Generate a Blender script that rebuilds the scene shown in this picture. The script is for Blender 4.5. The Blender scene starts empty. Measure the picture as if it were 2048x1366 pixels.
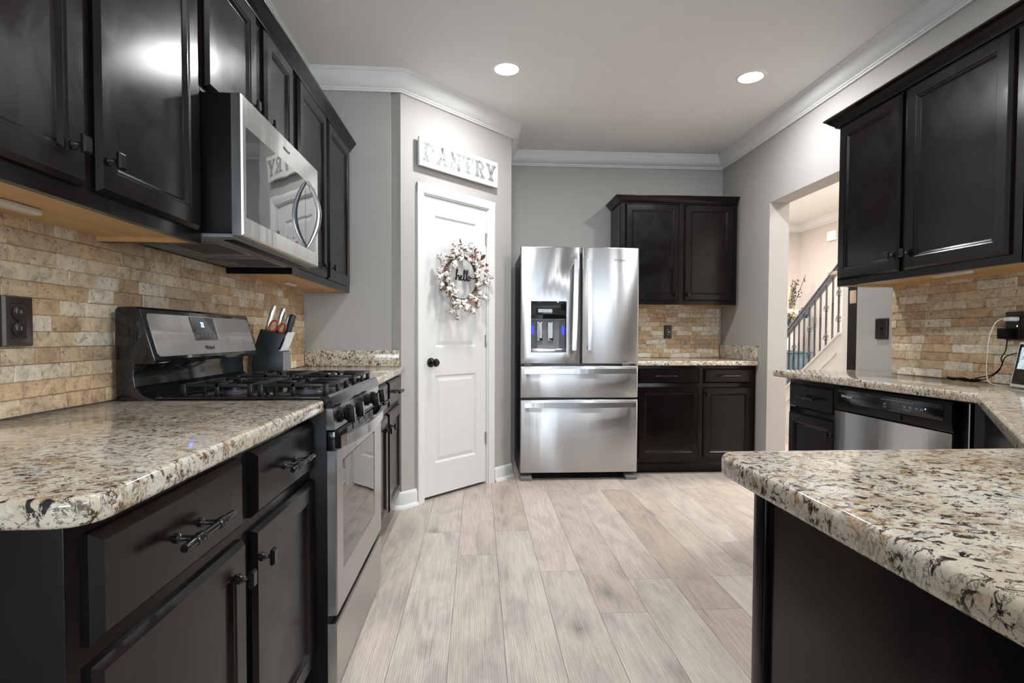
import bpy, bmesh, math, random
from mathutils import Vector, Matrix, Euler
PI = math.pi
sc = bpy.context.scene
COL = sc.collection
R = random.Random(7)

# ------------------------------------------------------------------ camera
F_PX, YAW, PIT, ROL, CAMH, CY = 1087.145, .06168, .02886, .00326, 1.11085, 19.45
cd = bpy.data.cameras.new('camera'); cam = bpy.data.objects.new('camera', cd); COL.objects.link(cam)
cd.sensor_fit = 'HORIZONTAL'; cd.sensor_width = 36; cd.lens = 36 * F_PX / 2048; cd.shift_y = CY / 2048
cd.clip_start = .02
Fw = Vector((math.sin(YAW) * math.cos(PIT), math.cos(YAW) * math.cos(PIT), -math.sin(PIT)))
R0 = Vector((math.cos(YAW), -math.sin(YAW), 0)); U0 = R0.cross(Fw)
Rt = R0 * math.cos(ROL) + U0 * math.sin(ROL); Up = U0 * math.cos(ROL) - R0 * math.sin(ROL)
M = Matrix((Rt, Up, -Fw)).transposed().to_4x4(); M.translation = (0, 0, CAMH)
cam.matrix_world = M
sc.camera = cam

# ------------------------------------------------------------------ exposure, world, lights
sc.view_settings.view_transform = 'Standard'; sc.view_settings.look = 'None'
sc.view_settings.exposure = 0.28; sc.view_settings.gamma = 1; sc.view_settings.use_curve_mapping = False
W = bpy.data.worlds.new('world'); sc.world = W; W.use_nodes = True
bg = W.node_tree.nodes['Background']; bg.inputs[0].default_value = (.80, .92, 1.0, 1); bg.inputs[1].default_value = 2.2
LK = 1.0
def area(name, loc, rot, size, size_y, power, col=(1, 1, 1), shape='RECTANGLE', spread=PI):
    l = bpy.data.lights.new(name, 'AREA'); l.shape = shape; l.size = size
    if shape in ('RECTANGLE', 'ELLIPSE'): l.size_y = size_y
    l.energy = power * LK; l.color = col; l.spread = spread
    o = bpy.data.objects.new(name, l); COL.objects.link(o); o.location = loc; o.rotation_euler = rot
    return o
CEIL = 2.744
# daylight through the breakfast-room windows behind the camera
area('window_daylight', (.9, -4.62, 1.5), (PI / 2, 0, 0), 3.0, 1.5, 115, (.82, .92, 1.0))
area('side_window_daylight', (4.62, -2.4, 1.5), (0, PI / 2, 0), 1.5, 2.0, 60, (.86, .94, 1.0))
CAN = [(.17, 3.375, 1), (1.71, 3.375, 1), (.17, 1.25, 0), (1.71, 1.25, 0)]

# ------------------------------------------------------------------ materials
def mat(name):
    m = bpy.data.materials.new(name); m.use_nodes = True
    nt = m.node_tree; b = nt.nodes['Principled BSDF']
    return m, nt, b
def N(nt, t, **kw):
    n = nt.nodes.new(t)
    for k, v in kw.items():
        if k.startswith('i_'):
            n.inputs[k[2:].replace('_', ' ')].default_value = v
        else: setattr(n, k, v)
    return n
def L(nt, a, b): nt.links.new(a, b)
def ramp(nt, fac, stops, interp='LINEAR'):
    r = nt.nodes.new('ShaderNodeValToRGB'); r.color_ramp.interpolation = interp
    e = r.color_ramp.elements
    while len(e) < len(stops): e.new(.5)
    for q, (p, c) in zip(e, stops):
        q.position = p; q.color = (c[0], c[1], c[2], 1) if not isinstance(c, (int, float)) else (c, c, c, 1)
    L(nt, fac, r.inputs[0]); return r
def coords(nt, scale=(1, 1, 1), obj=True):
    tc = nt.nodes.new('ShaderNodeTexCoord'); mp = nt.nodes.new('ShaderNodeMapping')
    L(nt, tc.outputs['Object' if obj else 'Generated'], mp.inputs[0]); mp.inputs['Scale'].default_value = scale
    return mp.outputs[0]
def noise(nt, vec, scale, detail=4, rough=.5, dist=0):
    n = N(nt, 'ShaderNodeTexNoise'); n.inputs['Scale'].default_value = scale; n.inputs['Detail'].default_value = detail
    n.inputs['Roughness'].default_value = rough; n.inputs['Distortion'].default_value = dist
    if vec is not None: L(nt, vec, n.inputs['Vector'])
    return n.outputs['Fac']
def mixc(nt, fac, a, b, mode='MIX'):
    m = N(nt, 'ShaderNodeMix', data_type='RGBA', blend_type=mode)
    for s, v in ((m.inputs[0], fac), (m.inputs[6], a), (m.inputs[7], b)):
        if hasattr(v, 'is_linked'): L(nt, v, s)
        elif isinstance(v, (int, float)): s.default_value = v if s == m.inputs[0] else (v, v, v, 1)
        else: s.default_value = (v[0], v[1], v[2], 1)
    return m.outputs[2]
def bump(nt, b, h, strength, dist=.002):
    n = N(nt, 'ShaderNodeBump'); n.inputs['Strength'].default_value = strength; n.inputs['Distance'].default_value = dist
    L(nt, h, n.inputs['Height']); L(nt, n.outputs[0], b.inputs['Normal'])
def plain(name, col, rough=.5, metal=0, coat=0, var=.06, scale=8, spec=.5, bmp=0):
    m, nt, b = mat(name); v = coords(nt)
    n = noise(nt, v, scale, 3)
    r = ramp(nt, n, [(.3, [c * (1 - var) for c in col]), (.7, [min(1, c * (1 + var)) for c in col])])
    L(nt, r.outputs[0], b.inputs['Base Color'])
    b.inputs['Roughness'].default_value = rough; b.inputs['Metallic'].default_value = metal
    b.inputs['Coat Weight'].default_value = coat; b.inputs['Specular IOR Level'].default_value = spec
    if bmp: bump(nt, b, noise(nt, v, 220, 2), bmp, .001)
    return m
def emis(name, col, s):
    m, nt, b = mat(name); b.inputs['Base Color'].default_value = (*col, 1)
    b.inputs['Emission Color'].default_value = (*col, 1); b.inputs['Emission Strength'].default_value = s
    return m
MT = {}
MT['wall'] = plain('wall_paint', (.40, .385, .368), .8, var=.015, bmp=.15)
MT['wall_foyer'] = plain('foyer_paint', (.56, .51, .46), .75, var=.015)
MT['ceiling'] = plain('ceiling_paint', (.79, .785, .78), .85, var=.01)
MT['trim'] = plain('white_trim', (.72, .72, .715), .4, var=.01)
MT['door'] = plain('white_door', (.69, .69, .685), .42, var=.01)
MT['black_plastic'] = plain('black_plastic', (.003, .003, .0035), .35, spec=.12)
MT['black_gloss'] = plain('black_gloss', (.006, .006, .007), .12, coat=.2)
MT['cast_iron'] = plain('cast_iron', (.007, .007, .008), .32, bmp=.2, spec=.4)
MT['bronze'] = plain('dark_bronze', (.010, .009, .009), .2, metal=.3, var=.2)
MT['plate'] = plain('outlet_bronze', (.028, .017, .014), .33, metal=.2, var=.1)
MT['outlet_black'] = plain('outlet_insert', (.01, .008, .008), .4)
MT['shadow'] = plain('painted_shade', (.004, .004, .004), .9)  # near-black colour that stands in for shade
MT['white_plastic'] = plain('white_plastic', (.8, .8, .8), .35, var=.01)
MT['lamp_plastic'] = plain('lamp_plastic', (.62, .58, .52), .4, var=.03)
MT['chrome'] = plain('chrome', (.6, .6, .62), .12, metal=1, var=.02)
MT['satin_nickel'] = plain('satin_nickel', (.5, .5, .48), .3, metal=1, var=.02)
MT['grey_plastic'] = plain('grey_plastic', (.16, .165, .17), .45)
MT['fridge_side'] = plain('fridge_side', (.09, .095, .105), .35, metal=.3, bmp=.2)
MT['ink_grey'] = plain('ink_grey', (.05, .05, .06), .4)
MT['ink_light'] = plain('ink_light', (.6, .62, .65), .4)
MT['red'] = plain('red_plastic', (.42, .05, .02), .35)
MT['block'] = plain('knife_block_paint', (.008, .018, .02), .42)
MT['blue_led'] = emis('blue_led', (.08, .16, 1.0), 14)
MT['blue_glow'] = emis('blue_glow', (.04, .05, 1.0), 1.1)
MT['yellow_led'] = emis('yellow_led', (.7, 1, .1), 4)
MT['lamp'] = emis('lamp', (1, .98, .95), 12)
MT['cord_white'] = MT['white_plastic']
MT['canvas'] = plain('picture_print', (.45, .42, .42), .6, var=.5, scale=30)
MT['console'] = plain('console_paint', (.09, .145, .16), .45, var=.2)
MT['vase'] = plain('vase_ceramic', (.62, .58, .50), .3, var=.1, scale=14)
MT['petal_blue'] = plain('petal_blue', (.02, .06, .16), .7, var=.5, scale=60)
MT['petal_cream'] = plain('petal_cream', (.75, .66, .5), .7, var=.2, scale=60)
MT['leaf_green'] = plain('leaf_green', (.18, .19, .04), .6, var=.5, scale=40)
MT['twig'] = plain('twig_bark', (.09, .06, .045), .7, var=.3, scale=40)
MT['husk'] = plain('husk_brown', (.11, .055, .035), .6, var=.35, scale=50)
MT['leaf_rust'] = plain('leaf_rust', (.28, .12, .08), .55, var=.4, scale=40)
MT['cotton'] = plain('cotton', (.80, .77, .72), .95, var=.04, scale=60)
MT['iron_rail'] = plain('wrought_iron', (.035, .038, .055), .4, metal=.2)
MT['rail_wood'] = plain('rail_wood', (.12, .13, .16), .25, coat=.3, var=.2)
MT['beige_block'] = plain('beige_block', (.45, .36, .28), .6, var=.15)
MT['dark_door'] = plain('dark_door', (.005, .0045, .0045), .4, spec=.1)

def mat_espresso():
    m, nt, b = mat('espresso_wood'); v = coords(nt, (3, 3, 1))
    n = noise(nt, v, 5, 5, .6, .6)
    r = ramp(nt, n, [(.3, (.0040, .0028, .0027)), (.7, (.0070, .0050, .0047))])
    L(nt, r.outputs[0], b.inputs['Base Color'])
    v2 = coords(nt); s = noise(nt, v2, 4.5, 4, .6, 1.2)
    rr = ramp(nt, s, [(.35, .17), (.65, .27)])
    L(nt, rr.outputs[0], b.inputs['Roughness'])
    b.inputs['Specular IOR Level'].default_value = .24
    return m
MT['cab'] = mat_espresso()
def mat_maple():
    m, nt, b = mat('maple_ply'); v = coords(nt, (1, 12, 12))
    n = noise(nt, v, 2.2, 5, .6, .5)
    r = ramp(nt, n, [(.3, (.50, .30, .13)), (.7, (.62, .39, .18))])
    L(nt, r.outputs[0], b.inputs['Base Color']); b.inputs['Roughness'].default_value = .5
    return m
MT['maple'] = mat_maple()
def mat_granite():
    m, nt, b = mat('granite'); v = coords(nt, (1, 1, 1))
    n0 = noise(nt, v, 7, 4, .6, .8)
    base = ramp(nt, n0, [(.30, (.40, .32, .22)), (.43, (.55, .475, .37)), (.58, (.64, .59, .50)), (.75, (.52, .50, .45))])
    n1 = noise(nt, v, 30, 5, .65, 1.0)
    gold = ramp(nt, n1, [(.54, 0.0), (.64, 1.0)])
    c = mixc(nt, gold.outputs[0], base.outputs[0], (.40, .27, .15))
    n5 = noise(nt, coords(nt, (1.1, .9, 1)), 48, 4, .6, .7)
    wht = ramp(nt, n5, [(.57, 0.0), (.65, .7)])
    c = mixc(nt, wht.outputs[0], c, (.72, .69, .63))
    # warped ridges give the dark flecks
    n2 = noise(nt, coords(nt, (1.0, 1.3, 1)), 58, 7, .72, 1.0)
    blk = ramp(nt, n2, [(.43, 1.0), (.47, 0.0)])
    n6 = noise(nt, coords(nt, (1.0, 1.3, 1)), 24, 6, .68, 1.4)
    rg = ramp(nt, n6, [(.472, 0.0), (.490, .85), (.500, .85), (.518, 0.0)])
    n7 = noise(nt, v, 19, 3, .5)
    rm = ramp(nt, n7, [(.44, 0.0), (.54, 1.0)])
    rgm = N(nt, 'ShaderNodeMath', operation='MULTIPLY'); L(nt, rg.outputs[0], rgm.inputs[0]); L(nt, rm.outputs[0], rgm.inputs[1])
    mx = N(nt, 'ShaderNodeMath', operation='MAXIMUM'); L(nt, blk.outputs[0], mx.inputs[0]); L(nt, rgm.outputs[0], mx.inputs[1])
    n3 = noise(nt, v, 6, 3, .5, .5)
    msk = ramp(nt, n3, [(.34, .45), (.5, 1.0)])
    f = N(nt, 'ShaderNodeMath', operation='MULTIPLY'); L(nt, mx.outputs[0], f.inputs[0]); L(nt, msk.outputs[0], f.inputs[1])
    n4 = noise(nt, v, 14, 3)
    dk = ramp(nt, n4, [(.4, (.016, .014, .018)), (.6, (.075, .045, .03))])
    c = mixc(nt, f.outputs[0], c, dk.outputs[0])
    L(nt, c, b.inputs['Base Color'])
    b.inputs['Roughness'].default_value = .09; b.inputs['Specular IOR Level'].default_value = .6
    return m
MT['granite'] = mat_granite()
def mat_tile():
    m, nt, b = mat('travertine'); geo = N(nt, 'ShaderNodeNewGeometry'); rnd = geo.outputs['Random Per Island']
    tc = N(nt, 'ShaderNodeTexCoord')
    off = N(nt, 'ShaderNodeVectorMath', operation='SCALE'); 
    cb = N(nt, 'ShaderNodeCombineXYZ')
    for i in range(3): L(nt, rnd, cb.inputs[i])
    L(nt, cb.outputs[0], off.inputs[0]); off.inputs['Scale'].default_value = 37
    add = N(nt, 'ShaderNodeVectorMath', operation='ADD'); L(nt, tc.outputs['Object'], add.inputs[0]); L(nt, off.outputs[0], add.inputs[1])
    v = add.outputs[0]
    r1 = ramp(nt, rnd, [(0, (.53, .375, .225)), (.15, (.61, .485, .33)), (.33, (.45, .31, .185)), (.5, (.65, .55, .41)), (.66, (.51, .385, .255)), (.82, (.70, .62, .50)), (.95, (.45, .335, .22))], 'CONSTANT')
    n = noise(nt, v, 20, 7, .72, 1.1)
    r2 = ramp(nt, n, [(.3, .45), (.48, .98), (.7, 1.30)])
    c = mixc(nt, 1.0, r1.outputs[0], r2.outputs[0], 'MULTIPLY')
    pn = noise(nt, v, 70, 5, .75, .8)
    pit = ramp(nt, pn, [(.36, .8), (.43, 0.0)])
    c = mixc(nt, pit.outputs[0], c, (.17, .105, .06))
    L(nt, c, b.inputs['Base Color']); b.inputs['Roughness'].default_value = .6
    h = N(nt, 'ShaderNodeMath', operation='ADD'); L(nt, n, h.inputs[0]); L(nt, pn, h.inputs[1])
    bump(nt, b, h.outputs[0], .55, .006)
    return m
MT['tile'] = mat_tile()
def mat_floor():
    m, nt, b = mat('oak_plank'); geo = N(nt, 'ShaderNodeNewGeometry'); rnd = geo.outputs['Random Per Island']
    tc = N(nt, 'ShaderNodeTexCoord')
    cb = N(nt, 'ShaderNodeCombineXYZ')
    for i in range(3): L(nt, rnd, cb.inputs[i])
    off = N(nt, 'ShaderNodeVectorMath', operation='SCALE'); L(nt, cb.outputs[0], off.inputs[0]); off.inputs['Scale'].default_value = 53
    add = N(nt, 'ShaderNodeVectorMath', operation='ADD'); L(nt, tc.outputs['Object'], add.inputs[0]); L(nt, off.outputs[0], add.inputs[1])
    def mp(s):
        q = N(nt, 'ShaderNodeMapping'); L(nt, add.outputs[0], q.inputs[0]); q.inputs['Scale'].default_value = s; return q.outputs[0]
    base = ramp(nt, rnd, [(0, (.50, .43, .37)), (.3, (.57, .505, .445)), (.55, (.45, .38, .325)), (.8, (.60, .545, .49)), (1, (.52, .455, .40))])
    g = noise(nt, mp((26, 1.2, 1)), 4, 6, .7, .3)
    gr = ramp(nt, g, [(.28, .72), (.5, .98), (.72, 1.14)])
    c = mixc(nt, 1.0, base.outputs[0], gr.outputs[0], 'MULTIPLY')
    # cathedral grain
    w = N(nt, 'ShaderNodeTexWave', wave_type='RINGS', rings_direction='SPHERICAL'); L(nt, mp((5.5, .8, 1)), w.inputs['Vector'])
    w.inputs['Scale'].default_value = 7; w.inputs['Distortion'].default_value = 4; w.inputs['Detail'].default_value = 3; w.inputs['Detail Scale'].default_value = 1.2
    wr = ramp(nt, w.outputs['Fac'], [(0, .85), (1, 1.05)])
    c = mixc(nt, 1.0, c, wr.outputs[0], 'MULTIPLY')
    # broad grey clouds and knots
    cl = noise(nt, mp((5, 1.6, 1)), 1.5, 5, .6, 1.2)
    cr = ramp(nt, cl, [(.32, (.74, .73, .74)), (.45, (.90, .89, .90)), (.58, (1.03, 1.02, 1.01))])
    c = mixc(nt, 1.0, c, cr.outputs[0], 'MULTIPLY')
    vo = N(nt, 'ShaderNodeTexVoronoi'); L(nt, mp((4.2, 2.3, .1)), vo.inputs['Vector']); vo.inputs['Scale'].default_value = 1
    kn = ramp(nt, vo.outputs['Distance'], [(.02, .34), (.06, .62), (.22, 1.0)])
    c = mixc(nt, .8, c, kn.outputs[0], 'MULTIPLY')
    L(nt, c, b.inputs['Base Color'])
    rr = ramp(nt, g, [(.3, .44), (.7, .36)]); L(nt, rr.outputs[0], b.inputs['Roughness'])
    bump(nt, b, g, .12, .001)
    return m
MT['floor'] = mat_floor()
def mat_steel(name, col=(.50, .50, .51), rough=.24, axis='x', aniso=.8, arot=.25):
    m, nt, b = mat(name)
    sc_ = {'x': (1.0, 110, 110), 'z': (110, 110, 1.0), 'y': (110, 1.0, 110)}[axis]
    n = noise(nt, coords(nt, sc_), 1.5, 3)
    r = ramp(nt, n, [(.3, [c * .97 for c in col]), (.7, [c * 1.02 for c in col])])
    L(nt, r.outputs[0], b.inputs['Base Color']); b.inputs['Metallic'].default_value = 1
    rr = ramp(nt, n, [(.3, rough * .97), (.7, rough * 1.03)]); L(nt, rr.outputs[0], b.inputs['Roughness'])
    b.inputs['Anisotropic'].default_value = aniso; b.inputs['Anisotropic Rotation'].default_value = arot
    t = N(nt, 'ShaderNodeTangent', direction_type='RADIAL', axis='Z'); L(nt, t.outputs[0], b.inputs['Tangent'])
    big = noise(nt, coords(nt, (1, 1, .10)), 5.5, 3, .5)
    bump(nt, b, big, .30, .012)
    return m
MT['steel'] = mat_steel('brushed_steel', (.53, .535, .55), .32, 'x', .93)
MT['steel_range'] = mat_steel('range_steel', (.46, .45, .44), .26, 'x')
MT['steel_micro'] = mat_steel('microwave_steel', (.60, .60, .595), .22, 'x')
MT['steel_handle'] = mat_steel('handle_steel', (.6, .6, .61), .22)
def mat_mirrorglass(name, col=(.05, .05, .055), ior=2.1, rough=.015):
    m, nt, b = mat(name); n = noise(nt, coords(nt), 5, 2)
    r = ramp(nt, n, [(.3, [c * .9 for c in col]), (.7, col)]); L(nt, r.outputs[0], b.inputs['Base Color'])
    b.inputs['Roughness'].default_value = rough; b.inputs['IOR'].default_value = ior
    bump(nt, b, noise(nt, coords(nt), 9, 1, .3), .10, .004)
    return m
MT['micro_glass'] = mat_mirrorglass('microwave_glass', (.03, .032, .035), 2.6)
MT['oven_glass'] = mat_mirrorglass('oven_glass', (.02, .02, .02), 2.4)
MT['display_glass'] = mat_mirrorglass('display_glass', (.008, .008, .01), 1.6, .05)
def mat_screen():
    m, nt, b = mat('screen_image'); n = noise(nt, coords(nt), 60, 4, .6)
    r = ramp(nt, n, [(.4, (.35, .55, .65)), (.5, (.8, .9, .95)), (.6, (.15, .2, .2))])
    L(nt, r.outputs[0], b.inputs['Emission Color']); b.inputs['Emission Strength'].default_value = .8
    b.inputs['Base Color'].default_value = (.02, .02, .02, 1)
    return m
MT['screen'] = mat_screen()
def mat_signwood():
    m, nt, b = mat('sign_whitewash'); v = coords(nt, (2, 8, 14))
    n = noise(nt, v, 3, 4, .6)
    r = ramp(nt, n, [(.25, (.58, .55, .49)), (.45, (.70, .69, .66))]); L(nt, r.outputs[0], b.inputs['Base Color']); b.inputs['Roughness'].default_value = .6
    return m
MT['sign'] = mat_signwood()
def mat_signink():
    m, nt, b = mat('sign_grey_paint'); v = coords(nt)
    n = noise(nt, v, 60, 5, .7, .5)
    r = ramp(nt, n, [(.40, (.20, .215, .21)), (.60, (.36, .375, .37))]); L(nt, r.outputs[0], b.inputs['Base Color']); b.inputs['Roughness'].default_value = .6
    return m
MT['signink'] = mat_signink()

# ------------------------------------------------------------------ mesh helpers
class MB:
    def __init__(s): s.v = []; s.f = []; s.m = []
    def add(s, vs, fs, m=0):
        o = len(s.v); s.v += [tuple(p) for p in vs]
        for f in fs: s.f.append([o + i for i in f]); s.m.append(m)
        return s
    def box(s, x0, x1, y0, y1, z0, z1, m=0):
        return s.add([(x0, y0, z0), (x1, y0, z0), (x1, y1, z0), (x0, y1, z0), (x0, y0, z1), (x1, y0, z1), (x1, y1, z1), (x0, y1, z1)],
                     [(0, 3, 2, 1), (4, 5, 6, 7), (0, 1, 5, 4), (1, 2, 6, 5), (2, 3, 7, 6), (3, 0, 4, 7)], m)
    def prism(s, pts, axis, a, b, m=0):
        def P(p, t):
            return {'x': (t, p[0], p[1]), 'y': (p[0], t, p[1]), 'z': (p[0], p[1], t)}[axis]
        n = len(pts); vs = [P(p, a) for p in pts] + [P(p, b) for p in pts]
        fs = [list(range(n))[::-1], list(range(n, 2 * n))] + [(i, (i + 1) % n, n + (i + 1) % n, n + i) for i in range(n)]
        return s.add(vs, fs, m)
    def rings(s, rects, m=0, cap=True, back=True):
        """nested rectangles (x0,x1,z0,z1,y) facing -y"""
        vs = []; fs = []
        for (x0, x1, z0, z1, y) in rects: vs += [(x0, y, z0), (x1, y, z0), (x1, y, z1), (x0, y, z1)]
        for k in range(len(rects) - 1):
            a = 4 * k; b = a + 4
            for i in range(4): j = (i + 1) % 4; fs.append((a + i, a + j, b + j, b + i))
        if cap: e = 4 * (len(rects) - 1); fs.append((e, e + 1, e + 2, e + 3))
        if back: fs.append((3, 2, 1, 0))
        return s.add(vs, fs, m)
    def tube(s, path, r, n=8, m=0, closed=False, flat=None):
        P = [Vector(p) for p in path]; k = len(P); rs = r if isinstance(r, (list, tuple)) else [r] * k
        vs = []; prev = None
        for i, p in enumerate(P):
            a = P[i - 1] if (i > 0 or closed) else p; b = P[(i + 1) % k] if (i < k - 1 or closed) else p
            t = (b - a).normalized() if (b - a).length > 1e-9 else Vector((0, 0, 1))
            if prev is None:
                up = Vector((0, 0, 1)) if abs(t.z) < .9 else Vector((1, 0, 0)); u = t.cross(up).normalized()
            else: u = (prev - t * prev.dot(t)).normalized()
            prev = u; w = t.cross(u)
            for j in range(n):
                an = 2 * PI * j / n; ru = rs[i]; rw = rs[i] * (flat if flat else 1)
                vs.append(p + u * math.cos(an) * ru + w * math.sin(an) * rw)
        fs = []
        for i in range(k if closed else k - 1):
            q = (i + 1) % k
            for j in range(n): fs.append((i * n + j, i * n + (j + 1) % n, q * n + (j + 1) % n, q * n + j))
        if not closed: fs += [list(range(n))[::-1], [(k - 1) * n + j for j in range(n)]]
        return s.add(vs, fs, m)
    def lathe(s, prof, c=(0, 0, 0), axis='z', n=20, m=0):
        vs = []
        for (r, h) in prof:
            for j in range(n):
                a = 2 * PI * j / n; x, y = r * math.cos(a), r * math.sin(a)
                vs.append({'z': (c[0] + x, c[1] + y, c[2] + h), 'y': (c[0] + x, c[1] + h, c[2] + y), 'x': (c[0] + h, c[1] + x, c[2] + y)}[axis])
        k = len(prof); fs = [(i * n + j, i * n + (j + 1) % n, (i + 1) * n + (j + 1) % n, (i + 1) * n + j) for i in range(k - 1) for j in range(n)]
        fs += [list(range(n))[::-1], [(k - 1) * n + j for j in range(n)]]
        return s.add(vs, fs, m)
    def ball(s, c, r, m=0, n=8, k=5, sq=(1, 1, 1)):
        vs = [(c[0], c[1], c[2] - r * sq[2])]
        for i in range(1, k):
            ph = -PI / 2 + PI * i / k
            for j in range(n): a = 2 * PI * j / n; vs.append((c[0] + r * sq[0] * math.cos(ph) * math.cos(a), c[1] + r * sq[1] * math.cos(ph) * math.sin(a), c[2] + r * sq[2] * math.sin(ph)))
        vs.append((c[0], c[1], c[2] + r * sq[2])); e = len(vs) - 1
        fs = [(0, 1 + (j + 1) % n, 1 + j) for j in range(n)]
        for i in range(k - 2): fs += [(1 + i * n + j, 1 + i * n + (j + 1) % n, 1 + (i + 1) * n + (j + 1) % n, 1 + (i + 1) * n + j) for j in range(n)]
        fs += [(1 + (k - 2) * n + j, 1 + (k - 2) * n + (j + 1) % n, e) for j in range(n)]
        return s.add(vs, fs, m)
    def sweep(s, prof, path, side=1, m=0, closed=False):
        """prof: (out, z); path: xy points; out is to the right of travel for side=1"""
        n = len(path); cols = []
        def nrm(a, b):
            d = Vector((b[0] - a[0], b[1] - a[1])).normalized(); return Vector((d.y, -d.x)) * side
        for i, p in enumerate(path):
            if closed or 0 < i < n - 1:
                n1 = nrm(path[i - 1], p); n2 = nrm(p, path[(i + 1) % n]); o = (n1 + n2) / (1 + n1.dot(n2))
            elif i == 0: o = nrm(p, path[1])
            else: o = nrm(path[i - 1], p)
            cols.append([(p[0] + o.x * q[0], p[1] + o.y * q[0], q[1]) for q in prof])
        k = len(prof); vs = [q for c in cols for q in c]; fs = []
        for i in range(n if closed else n - 1):
            a = i * k; b = ((i + 1) % n) * k
            for j in range(k): jj = (j + 1) % k; fs.append((a + j, a + jj, b + jj, b + j))
        if not closed: fs += [list(range(k)), [(n - 1) * k + j for j in range(k)][::-1]]
        return s.add(vs, fs, m)
    def mesh(s, name, mats, bevel=0, seg=2, smooth=True, ang=35):
        me = bpy.data.meshes.new(name); me.from_pydata(s.v, [], s.f)
        mats = mats if isinstance(mats, (list, tuple)) else [mats]
        for q in mats: me.materials.append(MT[q] if isinstance(q, str) else q)
        for p, mi in zip(me.polygons, s.m): p.material_index = mi
        bm = bmesh.new(); bm.from_mesh(me)
        bmesh.ops.recalc_face_normals(bm, faces=bm.faces)
        if bevel:
            es = [e for e in bm.edges if len(e.link_faces) == 2 and e.calc_face_angle(0) > math.radians(40)]
            bmesh.ops.bevel(bm, geom=es, offset=bevel, segments=seg, profile=.5, affect='EDGES', clamp_overlap=True)
        if smooth:
            for f in bm.faces: f.smooth = True
            for e in bm.edges:
                if len(e.link_faces) == 2 and e.calc_face_angle(0) > math.radians(ang): e.smooth = False
        bm.to_mesh(me); bm.free(); return me
    def build(s, name, mats, parent=None, loc=(0, 0, 0), rot=(0, 0, 0), **kw):
        o = bpy.data.objects.new(name, s.mesh(name, mats, **kw)); COL.objects.link(o)
        o.parent = parent; o.location = loc; o.rotation_euler = rot; return o
def inst(me, name, parent, loc=(0, 0, 0), rot=(0, 0, 0), scale=(1, 1, 1)):
    o = bpy.data.objects.new(name, me); COL.objects.link(o); o.parent = parent; o.location = loc; o.rotation_euler = rot; o.scale = scale; return o
def tag(o, label, cat, group=None):
    o['label'] = label; o['category'] = cat
    if group: o['group'] = group
    return o
def thing(name, label, cat, loc=(0, 0, 0), rz=0, group=None):
    o = bpy.data.objects.new(name, None); COL.objects.link(o); o.location = loc; o.rotation_euler = (0, 0, rz); o.empty_display_size = .1
    return tag(o, label, cat, group)
def struct(o, label=None):
    o['kind'] = 'structure'
    if label: o['label'] = label
    return o
LEFT, RIGHT, DIAG = PI / 2, -PI / 2, PI / 4
def text(s, size, name, m, parent, loc, rot=(PI / 2, 0, 0), ext=.0004, sx=1, align='CENTER', shear=0):
    c = bpy.data.curves.new('t', 'FONT'); c.body = s; c.size = size; c.extrude = ext; c.align_x = align; c.align_y = 'CENTER'; c.shear = shear
    c.resolution_u = 3
    t = bpy.data.objects.new('t', c); COL.objects.link(t)
    me = bpy.data.meshes.new_from_object(t); bpy.data.objects.remove(t); me.materials.clear(); me.materials.append(MT[m])
    return inst(me, name, parent, loc, rot, (sx, 1, 1))

# ------------------------------------------------------------------ room shell
XL, XR, YB = -1.11, 2.235, 4.90          # left wall, right wall, back wall
AX, AY, BX, BY = -.491, 3.491, .253, 4.235
TH = .155
def wall(name, boxes, m='wall', label=None):
    b = MB()
    for q in boxes: b.box(*q)
    return struct(b.build(name, m, smooth=False), label)
# floor planks
b = MB(); pw = .1965; x = -.102 - pw * 6; col = 0
seam = {-2: 2.728, -1: 3.049, 0: 2.725, 1: 3.056, 2: 2.515, 3: 2.119, 4: 2.413, 5: 2.128}
k = -6
while x < 4.8:
    y0 = seam.get(k + 0, R.uniform(2, 3)); ln = 1.72
    ys = y0 - ln * 7
    while ys < 7.8:
        a, c = max(ys, -4.6), min(ys + ln, 7.8)
        if c > a: b.box(x + .0007, x + pw - .0007, a + .0007, c - .0007, -.012, 0)
        ys += ln
    x += pw; k += 1
b.box(-1.4, 4.9, -4.7, 7.9, -.06, -.0125, 1)
struct(b.build('floor', ['floor', 'twig'], smooth=False), 'pale grey oak plank floor')
struct(MB().box(-1.3, 4.9, -4.7, 7.9, CEIL, CEIL + .06).build('ceiling', 'ceiling', smooth=False), 'pale grey ceiling')
wall('wall_left', [(XL - TH, XL, -4.6, YB + TH, 0, CEIL)])
wall('wall_back', [(XL, XR + TH, YB, YB + TH, 0, CEIL)])
wall('wall_pantry_return', [(XL, AX - .06, AY, AY + .1, 0, CEIL)])
wall('wall_pantry_side', [(BX - .1, BX, BY + .045, YB, 0, CEIL)])
OPN, OPF, OPH = 3.09, 4.08, 2.14
wall('wall_right', [(XR, XR + TH, .9, OPN, 0, CEIL), (XR, XR + TH, OPF, YB, 0, CEIL), (XR, XR + TH, OPN, OPF, OPH, CEIL)])
# diagonal pantry wall: local x along wall, front at y=0
dgw = MB(); DW0, DW1, DWH = .178, .795, 2.05; LD = math.hypot(BX - AX, BY - AY)
dgw.prism([(0, 0), (DW0, 0), (DW0, .1), (-.04, .1)], 'z', 0, CEIL); dgw.prism([(DW1, 0), (LD, 0), (LD + .0, .1), (DW1, .1)], 'z', 0, CEIL); dgw.box(DW0, DW1, 0, .1, DWH, CEIL)
struct(dgw.build('wall_diagonal', 'wall', smooth=False, loc=(AX, AY, 0), rot=(0, 0, DIAG)))
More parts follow.
